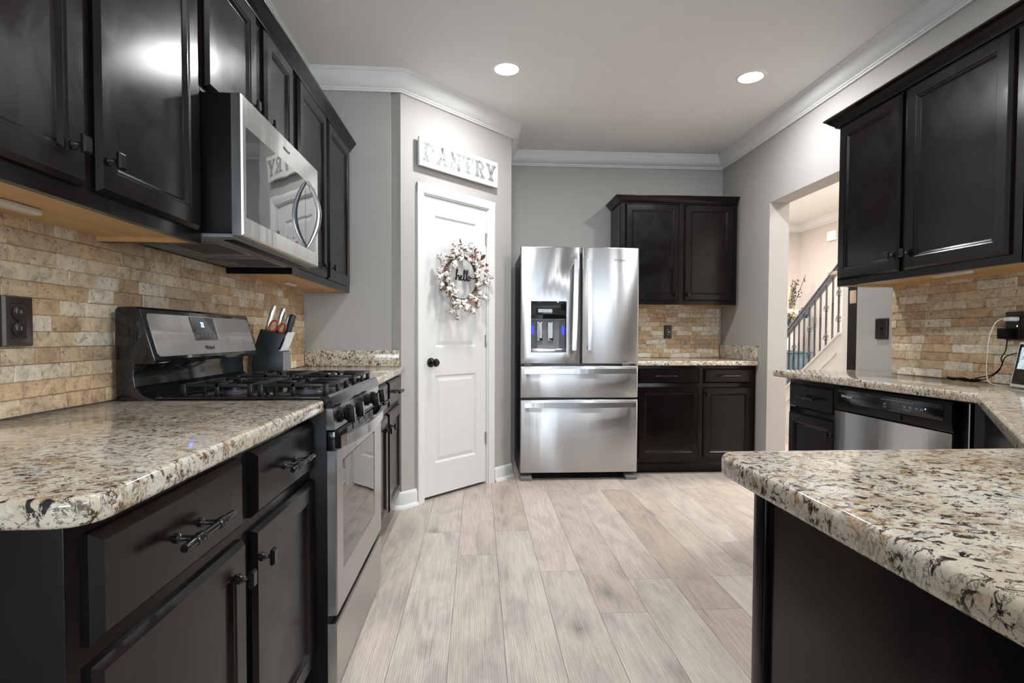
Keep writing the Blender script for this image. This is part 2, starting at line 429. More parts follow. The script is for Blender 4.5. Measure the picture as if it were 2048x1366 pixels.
# corner walls closing the diagonal ends
# breakfast room behind the camera
wall('wall_behind', [(-1.3, -.7, -4.7, -4.6, 0, CEIL), (2.5, 4.9, -4.7, -4.6, 0, CEIL), (-.7, 2.5, -4.7, -4.6, 0, .75), (-.7, 2.5, -4.7, -4.6, 2.25, CEIL)])
wall('wall_side', [(4.6, 4.7, -4.6, -3.4, 0, CEIL), (4.6, 4.7, -1.4, .9, 0, CEIL), (4.6, 4.7, -3.4, -1.4, 0, .75), (4.6, 4.7, -3.4, -1.4, 2.25, CEIL), (XR + TH, 4.6, .9, 1.0, 0, CEIL)])
wf = MB()
for xx in (-.7, .35, 1.40, 2.45): wf.box(xx, xx + .05, -4.66, -4.60, .75, 2.25)
for zz in (.75, 1.47, 2.20): wf.box(-.7, 2.5, -4.655, -4.605, zz, zz + .05)
struct(wf.build('window_1', 'trim', smooth=False), 'white framed window')
wf = MB()
for yy in (-3.4, -2.425, -1.45): wf.box(4.61, 4.67, yy, yy + .05, .75, 2.25)
for zz in (.75, 1.47, 2.20): wf.box(4.615, 4.665, -3.4, -1.4, zz, zz + .05)
struct(wf.build('window_2', 'trim', smooth=False), 'white framed side window')
# foyer
wall('wall_foyer_right', [(4.7, 4.8, 2.0, 7.8, 0, CEIL)], 'wall_foyer')
wall('wall_foyer_far', [(XR, 4.7, 7.72, 7.8, 0, CEIL)], 'wall_foyer')
wall('wall_foyer_left', [(XR, XR + TH, YB + TH, 7.72, 0, CEIL)], 'wall_foyer')
wall('wall_foyer_near', [(XR + TH, 4.7, 1.9, 2.0, 0, CEIL)], 'wall_foyer')
# crown moulding profile (out, z)
def crown_prof(zt, drop, out):
    p = [(0, zt), (0, zt - drop), (.16, 0), (.16, .07), (.24, .11), (.24, .17), (.36, .22), (.6, .46), (.78, .78), (.84, .86), (.9, .86), (.95, .93), (1, .93), (1, 1)]
    return [(0, zt), (0, zt - drop)] + [(a * out, zt - drop + c * drop) for a, c in p[2:]]
cp = crown_prof(CEIL, .115, .09)
def sweep_struct(name, prof, path, side=1, m='trim', label=None):
    return struct(MB().sweep(prof, path, side).build(name, m, ang=50), label)
sweep_struct('trim_1', cp, [(XL, -4.6), (XL, AY), (AX, AY), (BX, BY), (BX, YB), (XR, YB), (XR, 1.0)], 1, label='white crown moulding of the kitchen')
sweep_struct('trim_2', cp, [(XR + TH, 7.72), (4.7, 7.72), (4.7, 2.0)], 1, label='white crown moulding of the foyer')
bp_ = [(0, 0), (.03, 0), (.028, .012), (.018, .022), (.014, .024), (.014, .085), (.011, .098), (.006, .105), (0, .107)]
d45 = Vector((math.cos(DIAG), math.sin(DIAG)))
def dpt(t): return (AX + d45.x * t, AY + d45.y * t)
sweep_struct('baseboard_left', bp_, [(AX - .07, AY), dpt(0), dpt(.118)], 1)
sweep_struct('baseboard_right', bp_, [dpt(.861), dpt(LD), (BX, YB)], 1)
sweep_struct('baseboard_foyer', bp_, [(XR + TH, 7.72), (4.7, 7.72), (4.7, 2.0)], 1)
sweep_struct('baseboard_opening', bp_, [(XR, OPF), (XR + TH, OPF), (XR + TH, YB)], 1)
# door casing + jamb (local diag)
cas = MB()
cprof = [(0, 0), (0, .018), (.012, .02), (.03, .018), (.044, .013), (.054, .011), (.058, 0)]
def casing_leg(x0, dirn, z0, z1):
    pts = [(x0 + dirn * a, -d) for a, d in cprof]; cas.prism(pts, 'z', z0, z1)
casing_leg(DW0 - .055, 1, 0, 2.045 + .055); casing_leg(DW1 + .055, -1, 0, 2.045 + .055)
cas.prism([(-d, 2.045 + .055 - a) for a, d in cprof], 'x', DW0 - .055, DW1 + .055)
struct(cas.build('trim_3', 'trim', loc=(AX, AY, 0), rot=(0, 0, DIAG), ang=40), 'white casing round the pantry door')
jm = MB().box(DW0, DW0 + .012, 0, .1, 0, 2.045).box(DW1 - .012, DW1, 0, .1, 0, 2.045).box(DW0, DW1, 0, .1, 2.035, 2.05)
struct(jm.build('trim_4', 'trim', loc=(AX, AY, 0), rot=(0, 0, DIAG), smooth=False), 'white jamb of the pantry door')
# pantry door
dr = bpy.data.objects.new('door_1', None); COL.objects.link(dr); dr.location = (AX, AY, 0); dr.rotation_euler = (0, 0, DIAG); struct(dr, 'white two-panel pantry door')
b = MB(); dx0, dx1, dz0, dz1, yf = DW0 + .014, DW1 - .014, .022, 2.033, .008
px0, px1 = .290, .655+.022
pan = [(1.03, 1.915), (.24, .838)]
def slab(x0, x1, z0, z1): b.box(x0, x1, yf, yf + .035, z0, z1)
slab(dx0, px0, dz0, dz1); slab(px1, dx1, dz0, dz1); slab(px0, px1, dz0, .24); slab(px0, px1, .838, 1.03); slab(px0, px1, 1.915, dz1)
for z0, z1 in pan:
    b.rings([(px0, px1, z0, z1, yf), (px0 + .006, px1 - .006, z0 + .006, z1 - .006, yf + .006), (px0 + .014, px1 - .014, z0 + .014, z1 - .014, yf + .010), (px0 + .04, px1 - .04, z0 + .04, z1 - .04, yf + .003), (px0 + .045, px1 - .045, z0 + .045, z1 - .045, yf + .003)], back=False)
b.build('door_panel', 'door', dr, smooth=False)
k = MB().lathe([(.032, 0), (.032, -.004), (.026, -.009), (.012, -.012), (.011, -.035), (.019, -.040), (.027, -.048), (.028, -.058), (.022, -.066), (.008, -.068)], (0, 0, 0), 'y', 20)
k.build('door_knob', 'bronze', dr, loc=(.250, yf, .928))
MB().box(-.002, .002, -.003, .01, -.03, .03).build('latch_plate', 'bronze', dr, loc=(DW0 + .013, yf, .928))
for hz in (1.82, 1.07, .345):
    MB().lathe([(.006, -.045), (.007, -.04), (.007, .04), (.006, .045)], (0, -.004, 0), 'z', 10).box(-.012, .0, 0, .004, -.045, .045).build('hinge', 'satin_nickel', dr, loc=(DW1 - .014, yf, hz))

# ------------------------------------------------------------------ cabinets
def door_mesh(w, h, thick=.02, fr=.055):
    b = MB(); t = thick
    L_ = [(0, 0), (0, -t * .45), (.009, -t), (fr - .004, -t), (fr, -t + .003), (fr + .004, -t + .003), (fr + .012, -t + .011), (fr + .016, -t + .011)]
    b.rings([(a, w - a, a, h - a, y) for a, y in L_]); return b
def drawer_mesh(w, h, t=.02):
    b = MB(); b.rings([(a, w - a, a, h - a, y) for a, y in [(0, 0), (0, -t * .4), (.013, -t)]]); return b
def knob_mesh():
    b = MB()
    b.lathe([(.011, 0), (.011, -.003), (.0085, -.006), (.0045, -.012), (.0045, -.018), (.008, -.022), (.008, -.024)], (0, 0, 0), 'y', 12)
    b.rings([(-.0085, .0085, -.014, .014, -.020), (-.011, .011, -.0175, .0175, -.022), (-.011, .011, -.0175, .0175, -.027), (-.008, .008, -.014, .014, -.031)])
    return b.mesh('knob', 'bronze')
def pull_mesh(Lh=.085):
    b = MB()
    for s in (-1, 1):
        b.lathe([(.0085, 0), (.0085, -.004), (.006, -.007), (.0048, -.009), (.0048, -.034)], (s * .038, 0, 0), 'y', 12)
    bar = [(.0062, -Lh), (.0068, -Lh + .002), (.0068, -.052), (.0088, -.051), (.0088, -.046), (.0078, -.045), (.0078, -.043), (.0092, -.042), (.0092, -.034), (.0078, -.033), (.0078, -.031), (.0088, -.030), (.0088, -.027), (.0062, -.026)]
    bar = bar + [(r, -h) for r, h in reversed(bar)]
    b.lathe(bar, (0, -.036, 0), 'x', 12); return b.mesh('pull', 'bronze')
KNOB, PULL = knob_mesh(), pull_mesh()
def add_door(p, x0, x1, z0, z1, kx, kz):
    d = door_mesh(x1 - x0, z1 - z0).build('door', 'cab', p, (x0, 0, z0)); 
    if kx is not None: inst(KNOB, 'knob', d, (kx - x0, -.02, kz - z0))
    return d
def add_drawer(p, x0, x1, z0, z1, px=None):
    d = drawer_mesh(x1 - x0, z1 - z0).build('drawer', 'cab', p, (x0, 0, z0))
    inst(PULL, 'pull_handle', d, (((x0 + x1) / 2 if px is None else px) - x0, -.02, (z1 - z0) * .5)); return d
def base_cab(label, loc, rz, Wd, D, doors, drawers, toe=.1, ztop=.876, group=None):
    t = thing('base_cabinet', label, 'cabinet', loc, rz, group)
    b = MB().box(0, Wd, 0, D, toe, ztop).box(.0, Wd, .07, D, 0, toe); b.build('body', 'cab', t, bevel=.0015)
    for q in doors: add_door(t, *q)
    for q in drawers: add_drawer(t, *q)
    return t
def upper_cab(label, loc, rz, Wd, D, z0, z1, doors, group=None, skirt=.02):
    t = thing('wall_cabinet', label, 'cabinet', loc, rz, group)
    b = MB().box(0, Wd, .001, D, z0 + skirt, z1).box(0, Wd, 0, .019, z0, z1)
    b.box(0, .012, .019, D, z0, z0 + skirt).box(Wd - .012, Wd, .019, D, z0, z0 + skirt); b.build('body', 'cab', t)
    u = MB().box(.012, Wd - .012, .019, D - .001, z0 + skirt - .006, z0 + skirt - .0005).box(.012, .03, .019, D - .001, z0 + .001, z0 + skirt - .006).box(Wd - .03, Wd - .012, .019, D - .001, z0 + .001, z0 + skirt - .006).box(.03, Wd - .03, D - .02, D - .001, z0 + .001, z0 + skirt - .006)
    u.build('underside', 'maple', t, smooth=False)
    for q in doors: add_door(t, *q)
    return t
# left lowers; frame face X=-.51, local x = Y - Y0
Y0 = .695
base_cab('dark espresso base cabinet nearest the camera with two drawers and two doors', (-.51, Y0, 0), LEFT, .973, .598,
         [(.03, .480, .12, .677, .445, .607), (.528, .955, .12, .677, .560, .607)],
         [(.03, .472, .705, .853), (.530, .955, .705, .853)])
Y0 = 2.432
base_cab('narrow dark espresso base cabinet between the gas range and the pantry', (-.51, Y0, 0), LEFT, 1.052, .598,
         [(.03, .545, .12, .677, .500, .600), (.600, 1.03, .12, .677, .640, .600)],
         [(.03, .545, .705, .853), (.600, 1.03, .705, .853)])
# left uppers; frame face X=-.81
ZT = 2.255
upper_cab('tall dark wall cabinet nearest the camera, left of the microwave', (-.81, .66, 0), LEFT, .992, .30, 1.375, ZT,
          [(.03, .503, 1.41, 2.248, .462, 1.481), (.540, .955, 1.41, 2.248, .566, 1.481)])
upper_cab('short dark wall cabinet directly above the microwave', (-.81, 1.655, 0), LEFT, .772, .30, 1.822, ZT,
          [(.012, .367, 1.84, 2.248, .315, 1.908), (.456, .752, 1.84, 2.248, .470, 1.90)])
upper_cab('tall dark wall cabinet between the microwave and the pantry', (-.81, 2.43, 0), LEFT, 1.055, .30, 1.375, ZT,
          [(.06, .488, 1.41, 2.248, .445, 1.470), (.530, .99, 1.41, 2.248, .548, 1.470)])
ccp = [(0, ZT), (0, ZT + .052), (.046, ZT + .052), (.046, ZT + .045), (.038, ZT + .038), (.026, ZT + .022), (.014, ZT + .008), (.012, ZT), (.004, ZT - .002), (.004, ZT - .006), (-.002, ZT - .006), (-.002, ZT)]
def crown_cab(path, zt, label, side=1, k=1.0):
    pr = [(a * k, z - ZT + zt) for a, z in ccp]
    return tag(MB().sweep(pr, path, side).build('cabinet_crown', 'cab', ang=50), label, 'moulding')
crown_cab([(-1.105, .655), (-.81, .655), (-.81, 3.487)][1:], ZT, 'dark crown moulding along the top of the left wall cabinets')
# right base + uppers (rz=-90: local x = Y0 - Y)
base_cab('small dark base cabinet beside the wall opening, left of the dishwasher', (1.81, 3.05, 0), RIGHT, .445, .42,
         [(.02, .425, .12, .683, .40, .610)], [(.02, .425, .71, .848)])
ZTR = 2.212
upper_cab('tall dark two-door wall cabinet right of the wall opening', (1.905, 2.79, 0), RIGHT, .985, .325, 1.375, ZTR,
          [(.02, .437, 1.408, 2.204, .405, 1.481), (.472, .945, 1.408, 2.204, .492, 1.481)])
upper_cab('dark wall cabinet cut off by the right edge of the photo', (1.905, 1.80, 0), RIGHT, .60, .325, 1.375, ZTR,
          [(.03, .57, 1.408, 2.204, .53, 1.481)])
crown_cab([(1.905, 1.2), (1.905, 2.792), (2.23, 2.792)], ZTR, 'dark crown moulding along the top of the right wall cabinets', -1, 1.25)
# back
base_cab('dark base cabinet on the back wall beside the refrigerator', (1.235, 4.245, 0), 0, .995, .64,
         [(.03, .525, .13, .705, .487, .643), (.563, .97, .13, .705, .590, .643)],
         [(.03, .525, .735, .853, .24), (.563, .97, .735, .853)])
ZTB = 2.238
upper_cab('dark two-door wall cabinet on the back wall above the corner counter', (1.195, 4.55, 0), 0, 1.012, .34, 1.378, ZTB,
          [(.04, .503, 1.412, 2.225, .470, 1.465), (.548, .975, 1.412, 2.225, .580, 1.465)])
crown_cab([(1.195, 4.89), (1.195, 4.55), (2.207, 4.55), (2.207, 4.60)], ZTB, 'dark crown moulding on the back wall cabinet', -1, 1.1) if False else \
crown_cab([(1.195, 4.88), (1.195, 4.55), (2.205, 4.55)], ZTB, 'dark crown moulding on the back wall cabinet', 1, 1.1)

# ------------------------------------------------------------------ countertops
def rounded(pts, rad, n=6):
    out = []
    for i, p in enumerate(pts):
        r = rad.get(i, 0)
        if not r: out.append(p); continue
        a = Vector(pts[i - 1]) - Vector(p); c = Vector(pts[(i + 1) % len(pts)]) - Vector(p); P = Vector(p)
        a.normalize(); c.normalize(); half = a.angle(c) / 2; d = r / math.tan(half); ctr = P + (a + c).normalized() * (r / math.sin(half))
        s, e = P + a * d, P + c * d; a0 = math.atan2((s - ctr).y, (s - ctr).x); a1 = math.atan2((e - ctr).y, (e - ctr).x); da = (a1 - a0 + PI) % (2 * PI) - PI
        for j in range(n + 1): an = a0 + da * j / n; out.append((ctr.x + r * math.cos(an), ctr.y + r * math.sin(an)))
    return out
def counter(label, pts, rad={}, z0=.876, z1=.914):
    P = rounded(pts, rad); b = MB(); n = len(P)
    return tag(b.prism(P, 'z', z0, z1).build('countertop', 'granite', bevel=.010, seg=4, ang=60), label, 'countertop')
counter('granite countertop on the left with a rounded near corner, in the foreground', [(-1.085, .67), (-.464, .67), (-.464, 1.669), (-1.085, 1.669)], {1: .05})
counter('small granite countertop between the gas range and the pantry wall', [(-1.085, 2.428), (-.464, 2.428), (-.464, 3.487), (-1.085, 3.487)])
counter('granite countertop in the back corner beside the refrigerator', [(1.232, 4.205), (2.232, 4.205), (2.232, 4.882), (1.232, 4.882)])
counter('large L-shaped granite countertop on the right with a foreground peninsula', [(.405, .25), (2.232, .25), (2.232, 3.10), (1.73, 3.10), (1.745, 1.80), (.985, .91), (.405, .91)], {6: .04, 0: .04})
tag(MB().box(-1.083, -.5, 3.466, 3.489, .9145, 1.015).build('granite_splash', 'granite', bevel=.003), 'short granite upstand against the pantry side wall', 'upstand')
tag(MB().box(2.212, 2.233, 4.215, 4.88, .9145, 1.032).build('granite_splash', 'granite', bevel=.003), 'short granite upstand in the back right corner', 'upstand')
# peninsula body and diagonal sink base
t = thing('peninsula_cabinet', 'plain dark end panel and cabinet under the foreground peninsula', 'cabinet', (0, 0, 0))
b = MB().box(.455, 1.02, .30, .85, 0, .8755); b.build('body', 'cab', t)
for ya in (.815, .298): MB().box(.447, .455, ya, ya + .035, 0, .8755).build('end_stile', 'cab', t, bevel=.001)
t = thing('sink_cabinet', 'dark angled corner base cabinet right of the dishwasher', 'cabinet', (0, 0, 0))
MB().prism([(1.025, .30), (2.225, .30), (2.225, 1.86), (1.80, 1.86), (1.80, 1.82), (1.025, .905)], 'z', 0, .8755).build('body', 'cab', t, smooth=False)

# ------------------------------------------------------------------ backsplash
def backsplash(label, length, z0, z1, loc, rz, seed, depth=.018, ragged=0):
    r = random.Random(seed); b = MB(); h = .0405; z = z0; rects = []
    while z < z1 - .008:
        zt = min(z + h, z1); x = -r.uniform(0, .12)
        while x < length:
            w = r.choice([.08, .1, .1, .15, .15, .18]); x0, x1 = max(x, 0), min(x + w, length)
            if x + w >= length - .03: x1 = length + (r.uniform(-ragged, 0) if ragged else 0)
            if x1 - x0 > .006:
                d = depth + r.uniform(-.003, .004); e = .0016; g = .0003
                jj = [r.uniform(-.0022, .0022) for _ in range(4)]
                xa, xb, za, zb = x0 + g, x1 - g, z + g, zt - g; xm = (xa + xb) / 2 + r.uniform(-.02, .02); zm = (za + zb) / 2
                vs = [(xa, 0, za), (xb, 0, za), (xb, 0, zb), (xa, 0, zb), (xa, -d, za), (xb, -d, za), (xb, -d, zb), (xa, -d, zb),
                      (xa + e, -d - .0012 + jj[0], za + e), (xb - e, -d - .0012 + jj[1], za + e), (xb - e, -d - .0012 + jj[2], zb - e), (xa + e, -d - .0012 + jj[3], zb - e), (xm, -d - .003 + sum(jj) / 4, zm)]
                b.add(vs, [(0, 1, 5, 4), (1, 2, 6, 5), (2, 3, 7, 6), (3, 0, 4, 7), (4, 5, 9, 8), (5, 6, 10, 9), (6, 7, 11, 10), (7, 4, 8, 11), (8, 9, 12), (9, 10, 12), (10, 11, 12), (11, 8, 12), (3, 2, 1, 0)])
            x += w
            if x1 >= length - .031: break
        z = zt
    return tag(b.build('stone_backsplash', 'tile', loc=loc, rot=(0, 0, rz), smooth=False), label, 'backsplash')
backsplash('split-face travertine backsplash behind the gas range', 3.14, .915, 1.4, (XL + .001, .35, 0), LEFT, 3, ragged=.008)
backsplash('split-face travertine backsplash on the back wall beside the refrigerator', .99, .915, 1.395, (1.22, YB - .001, 0), 0, 5)
backsplash('split-face travertine backsplash on the right wall above the dishwasher', 2.3, .915, 1.394, (XR - .001, 2.79, 0), RIGHT, 9)

# ------------------------------------------------------------------ range
t = thing('gas_range', 'stainless steel and black gas range with four front knobs', 'range', (-.46, 1.673, 0), LEFT)
Wd = .752
MB().box(0, Wd, 0, .61, .04, .90).box(.03, Wd - .03, .03, .6, 0, .04).build('body', 'black_plastic', t, bevel=.002)
d = MB(); dz0, dz1 = .250, .758; wx0, wx1, wz0, wz1 = .075, .60, .365, .715
d.rings([(0, Wd, dz0, dz1, -.001), (0, Wd, dz0, dz1, -.026), (.003, Wd - .003, dz0 + .003, dz1 - .003, -.030), (wx0, wx1, wz0, wz1, -.030), (wx0 + .004, wx1 - .004, wz0 + .004, wz1 - .004, -.026), (wx0 + .012, wx1 - .012, wz0 + .012, wz1 - .012, -.026)])
od = d.build('oven_door', 'steel_range', t, ang=30)
MB().prism(rounded([(wx0 + .005, wz0 + .005), (wx1 - .005, wz0 + .005), (wx1 - .005, wz1 - .005), (wx0 + .005, wz1 - .005)], {0: .02, 1: .02, 2: .02, 3: .02}), 'y', -.0285, -.0255).build('oven_window', 'oven_glass', od)
MB().box(0, Wd, -.026, -.001, .759, .818).build('door_top', 'black_gloss', od, bevel=.003)
for q in range(42):
    if q % 9 < 7: MB().box(.15 + q * .0105, .155 + q * .0105, -.0272, -.0262, .776, .806).build('vent_slot', 'grey_plastic', od, smooth=False)
hp = []; n = 18
for q in range(n + 1):
    s = q / n; hp.append((.01 + s * (Wd - .02), -.040 - .036 * (1 - (2 * s - 1) ** 2) ** .8))
hb = MB(); inner = [(x, y + .012) for x, y in hp][::-1]
for q in range(n): hb.add([(hp[q][0], hp[q][1], .766), (hp[q + 1][0], hp[q + 1][1], .766), (hp[q + 1][0], hp[q + 1][1] + .012, .766), (hp[q][0], hp[q][1] + .012, .766), (hp[q][0], hp[q][1], .802), (hp[q + 1][0], hp[q + 1][1], .802), (hp[q + 1][0], hp[q + 1][1] + .012, .802), (hp[q][0], hp[q][1] + .012, .802)],
                          [(0, 3, 2, 1), (4, 5, 6, 7), (0, 1, 5, 4), (2, 3, 7, 6)] + ([(3, 0, 4, 7)] if q == 0 else []) + ([(1, 2, 6, 5)] if q == n - 1 else []))
hb.build('handle', 'steel_handle', od)
for xa in (.008, Wd - .03): MB().box(xa, xa + .022, -.041, -.024, .764, .804).build('handle_bracket', 'black_plastic', od)
MB().prism([(0, .024), (-.028, .024), (-.028, .218), (-.024, .224), (0, .224)], 'x', 0, Wd).build('storage_drawer', 'steel_range', t, ang=30)
MB().prism([(0, .822), (-.026, .822), (-.019, .887), (0, .887)], 'x', 0, Wd).build('control_strip', 'steel_range', t)
MB().prism([(.02, .888), (-.020, .888), (-.021, .895), (-.012, .922), (-.004, .928), (.02, .920)], 'x', 0, Wd).build('front_rim', 'black_gloss', t, ang=30)
b = MB(); b.rings([(0, 1, 0, 1, 0)], cap=False, back=False) if False else None
ct = MB().box(0, Wd, .018, .60, .900, .916).box(0, .012, .018, .5, .916, .924).box(Wd - .012, Wd, .018, .5, .916, .924); ct.build('cooktop', 'black_gloss', t, bevel=.003)
km = MB().lathe([(.021, 0), (.021, -.008), (.015, -.012), (.013, -.018), (.019, -.024), (.019, -.028)], (0, 0, 0), 'y', 20)
km.prism([(-.011, -.026), (.011, -.026), (.0095, -.048), (-.0095, -.048)], 'z', -.0245, .0245)
km.box(-.0098, .0098, -.0492, -.0475, -.0235, .0235, 1)
kme = km.mesh('knob', ['black_plastic', 'grey_plastic'], bevel=.0015)
for kx in (.065, .195, .475, .605): inst(kme, 'knob', t, (kx, -.0225, .856), (-.1, 0, 0))
# burners & grates
bm_ = MB().lathe([(.05, 0), (.05, .004), (.042, .008), (.042, .013), (.032, .014), (.033, .020), (.028, .022)], (0, 0, 0), 'z', 20)
bm_.lathe([(.036, .0138), (.036, .021), (.030, .024), (.0, .024)], (0, 0, 0), 'z', 20, 1)
bme = bm_.mesh('burner', ['ink_grey', 'cast_iron'])
def grate_mesh(w, d):
    b = MB(); r = .0065; zt = .042
    def bar(x0, y0, x1, y1, z0=zt - .010, z1=zt, h=.0045):
        dx, dy = x1 - x0, y1 - y0; ln = math.hypot(dx, dy); nx, ny = -dy / ln * h, dx / ln * h
        b.prism([(x0 + nx, y0 + ny), (x1 + nx, y1 + ny), (x1 - nx, y1 - ny), (x0 - nx, y0 - ny)], 'z', z0, z1)
    hw, hd = w / 2, d / 2
    for s in (-1, 1):
        # end loops: down-turned bars like the photo's C-shaped rails
        bar(-hw, s * hd, hw, s * hd); bar(s * hw, -hd, s * hw, hd)
        for c in (-1, 1):
            b.box(s * hw - .0055, s * hw + .0055, c * hd - .011 if c > 0 else c * hd - .0045, c * hd + .0045 if c > 0 else c * hd + .011, 0, zt)
        bar(s * hw, 0, s * .032, 0); bar(0, s * hd, 0, s * .032)
        b.box(-.0055, .0055, s * hd - .0055, s * hd + .0055, 0, zt)
        b.box(s * hw - .0045, s * hw + .0045, -.006, .006, .0, zt)
        b.prism([(s * .032, zt - .012), (s * .075, zt - .012), (s * .075, zt), (s * .04, zt + .006), (s * .032, zt + .004)], 'y', -.0055, .0055)
    return b.mesh('grate', 'cast_iron', bevel=.0015)
gme = grate_mesh(.262, .205)
for gx in (.185, .567):
    for gy in (.115, .345):
        inst(gme, 'grate', t, (gx, gy, .9165)); inst(bme, 'burner', t, (gx, gy, .9165))
# backguard
bgp = [(.610, .905), (.610, 1.183), (.602, 1.193), (.550, 1.193), (.541, 1.186), (.497, 1.034), (.501, 1.022), (.556, 1.022), (.560, .99), (.556, .955), (.535, .93), (.505, .917), (.505, .905)]
bgo = MB().prism(bgp, 'x', 0, Wd).build('backguard', 'black_gloss', t, bevel=.003, ang=30)
P0 = Vector((.497, 1.034)); P1 = Vector((.541, 1.186)); sd = (P1 - P0); sl = sd.length; sd.normalize(); sn = Vector((-sd.y, sd.x))
if sn.x > 0: sn = -sn
def SL(x, tt, off): p = P0 + sd * tt * sl + sn * off; return (x, p.x, p.y)
def slp(x0, x1, t0, t1, off, thick, rad=.01):
    pts = rounded([(x0, t0 * sl), (x1, t0 * sl), (x1, t1 * sl), (x0, t1 * sl)], {0: rad, 1: rad, 2: rad, 3: rad}, 4)
    b = MB(); n = len(pts); vs = []
    for o_ in (off - thick, off):
        for (x, s) in pts: p = P0 + sd * s + sn * o_; vs.append((x, p.x, p.y))
    b.add(vs, [list(range(n)), list(range(n, 2 * n))[::-1]] + [(i, (i + 1) % n, n + (i + 1) % n, n + i) for i in range(n)]); return b
slp(.022, .735, .06, .92, .0022, .002, .012).build('fascia_panel', 'steel_range', bgo)
slp(.262, .428, .37, .90, .0036, .002, .004).build('clock_display', 'display_glass', bgo)
slp(.426, .436, .37, .90, .0040, .002, .001).build('display_edge', 'steel_handle', bgo)
tilt = math.atan2(sd.x, sd.y)
text('32', .026, 'clock_digits', 'blue_led', bgo, SL(.335, .72, .0042), (PI / 2 - tilt, 0, 0), sx=.85)
mk = MB()
for q in range(5):
    for rr in (0, 1):
        cx = .285 + q * .028 + (0 if rr else .004); p = SL(cx, .47 + rr * .0 + (.0 if rr else .10), .0038)
        mk.box(p[0] - .005, p[0] + .005, p[1] - .0006, p[1] + .0004, p[2] - .002, p[2] + .002)
mk.build('button_marks', 'grey_plastic', bgo, smooth=False)
text('Whirlpool', .020, 'logo', 'ink_grey', bgo, SL(.345, .20, .0026), (PI / 2 - tilt, 0, 0), sx=.8, shear=.15)

# ------------------------------------------------------------------ microwave
t = thing('microwave', 'stainless over-the-range microwave with bowed handle', 'microwave', (-.727, 1.661, 1.405), LEFT)
Wm, Hm = .756, .415
MB().box(0, Wm, 0, .362, .006, Hm).build('body', 'black_plastic', t, bevel=.002)
md = MB(); md.rings([(0, Wm, 0, Hm, -.001), (0, Wm, 0, Hm, -.028), (.004, Wm - .004, .004, Hm - .004, -.033), (.024, .715, .056, .326, -.033), (.027, .712, .059, .323, -.031)])
mo = md.build('door', 'steel_micro', t, ang=30)
MB().prism(rounded([(.0245, .0565), (.7145, .0565), (.7145, .3255), (.0245, .3255)], {0: .012, 1: .012, 2: .012, 3: .012}), 'y', -.0330, -.030).build('window', 'micro_glass', mo)
MB().box(.583, .585, -.0334, -.0330, .058, .324).build('panel_seam', 'black_plastic', mo)
hp = []
for q in range(17):
    s = q / 16; hp.append((.600 - .0 * s, -.036 - .045 * math.sin(PI * s) ** .9, .062 + s * .262))
MB().tube(hp, [.006 + .004 * math.sin(PI * i / 16) for i in range(17)], 10).build('handle', 'steel_handle', mo)
text('Whirlpool', .016, 'logo', 'ink_grey', mo, (.372, -.0334, .372), shear=.15)
MB().lathe([(.004, 0), (.004, -.003)], (0, 0, 0), 'y', 10).build('indicator', 'ink_grey', mo, (.44, -.031, .070))
un = MB().box(.006, Wm - .006, .0, .35, -.006, .006); un.build('base_plate', 'grey_plastic', t, bevel=.003)
for q in (0, 1):
    f = MB(); x0 = .09 + q * .34
    f.box(x0, x0 + .25, .08, .24, -.011, -.0062)
    for s in range(12): f.box(x0 + .012 + s * .019, x0 + .022 + s * .019, .088, .232, -.0125, -.011, 1)
    f.build('grease_filter', ['satin_nickel', 'ink_grey'], t, smooth=False)
    MB().box(.14 + q * .35, .24 + q * .35, .26, .31, -.010, -.0062).build('lamp_lens', 'grey_plastic', t, bevel=.002)
MB().box(.05, Wm - .05, .012, .045, -.010, -.0062).build('vent_grille', 'black_plastic', t, bevel=.002)

# ------------------------------------------------------------------ refrigerator
t = thing('refrigerator', 'stainless steel french door refrigerator with water dispenser', 'refrigerator', (.319, 4.105, 0))
Wf = .906
MB().box(.006, Wf - .006, .075, .76, .03, 1.752).box(.02, Wf - .02, .11, .7, .004, .03).build('body', 'fridge_side', t, bevel=.004)
sx0, sx1 = .449, .468
dz0, dz1 = .897, 1.784
qx0, qx1, qz0, qz1 = .078, .349, .983, 1.372
# left door built round its dispenser recess
b = MB()
b.rings([(0, sx0, dz0, dz1, .07), (0, sx0, dz0, dz1, .008), (.002, sx0 - .002, dz0 + .002, dz1 - .002, .003), (.008, sx0 - .006, dz0 + .006, dz1 - .006, 0),
         (qx0, qx1, qz0, qz1, 0), (qx0 + .002, qx1 - .002, qz0 + .002, qz1 - .002, .003), (qx0 + .003, qx1 - .003, qz0 + .003, qz1 - .003, .060)], back=True)
ld = b.build('left_door', 'steel', t, ang=50)
ds = MB().box(qx0 + .003, qx1 - .003, .001, .058, 1.238, qz1 - .003); ds.build('dispenser_head', 'display_glass', ld, bevel=.002)
MB().prism([(.058, .99), (.02, .99), (.040, 1.05), (.040, 1.236), (.058, 1.236)], 'x', qx0 + .05, qx1 - .05).build('dispenser_well', 'grey_plastic', ld)
for xa in (qx0 + .0045, qx1 - .05):
    MB().box(xa, xa + .0455, .045, .058, .99, 1.236).build('well_side', 'ink_grey', ld)
for xa in (qx0 + .008, qx1 - .03): MB().box(xa, xa + .020, .043, .0445, 1.12, 1.185).build('night_light', 'blue_glow', ld, bevel=.0006)
for q in (.147, .229):
    pd = MB().box(q - .022, q + .022, .022, .034, 1.07, 1.213).build('dispenser_paddle', 'chrome', ld, bevel=.003)
    MB().box(q - .017, q + .017, .0205, .022, 1.092, 1.206).build('paddle_face', 'display_glass', pd)
MB().box(qx0 + .001, qx1 - .001, -.004, .055, qz0 + .001, qz0 + .030).build('drip_tray', 'steel_handle', ld, bevel=.004)
rd = MB(); x0, x1 = sx1, Wf
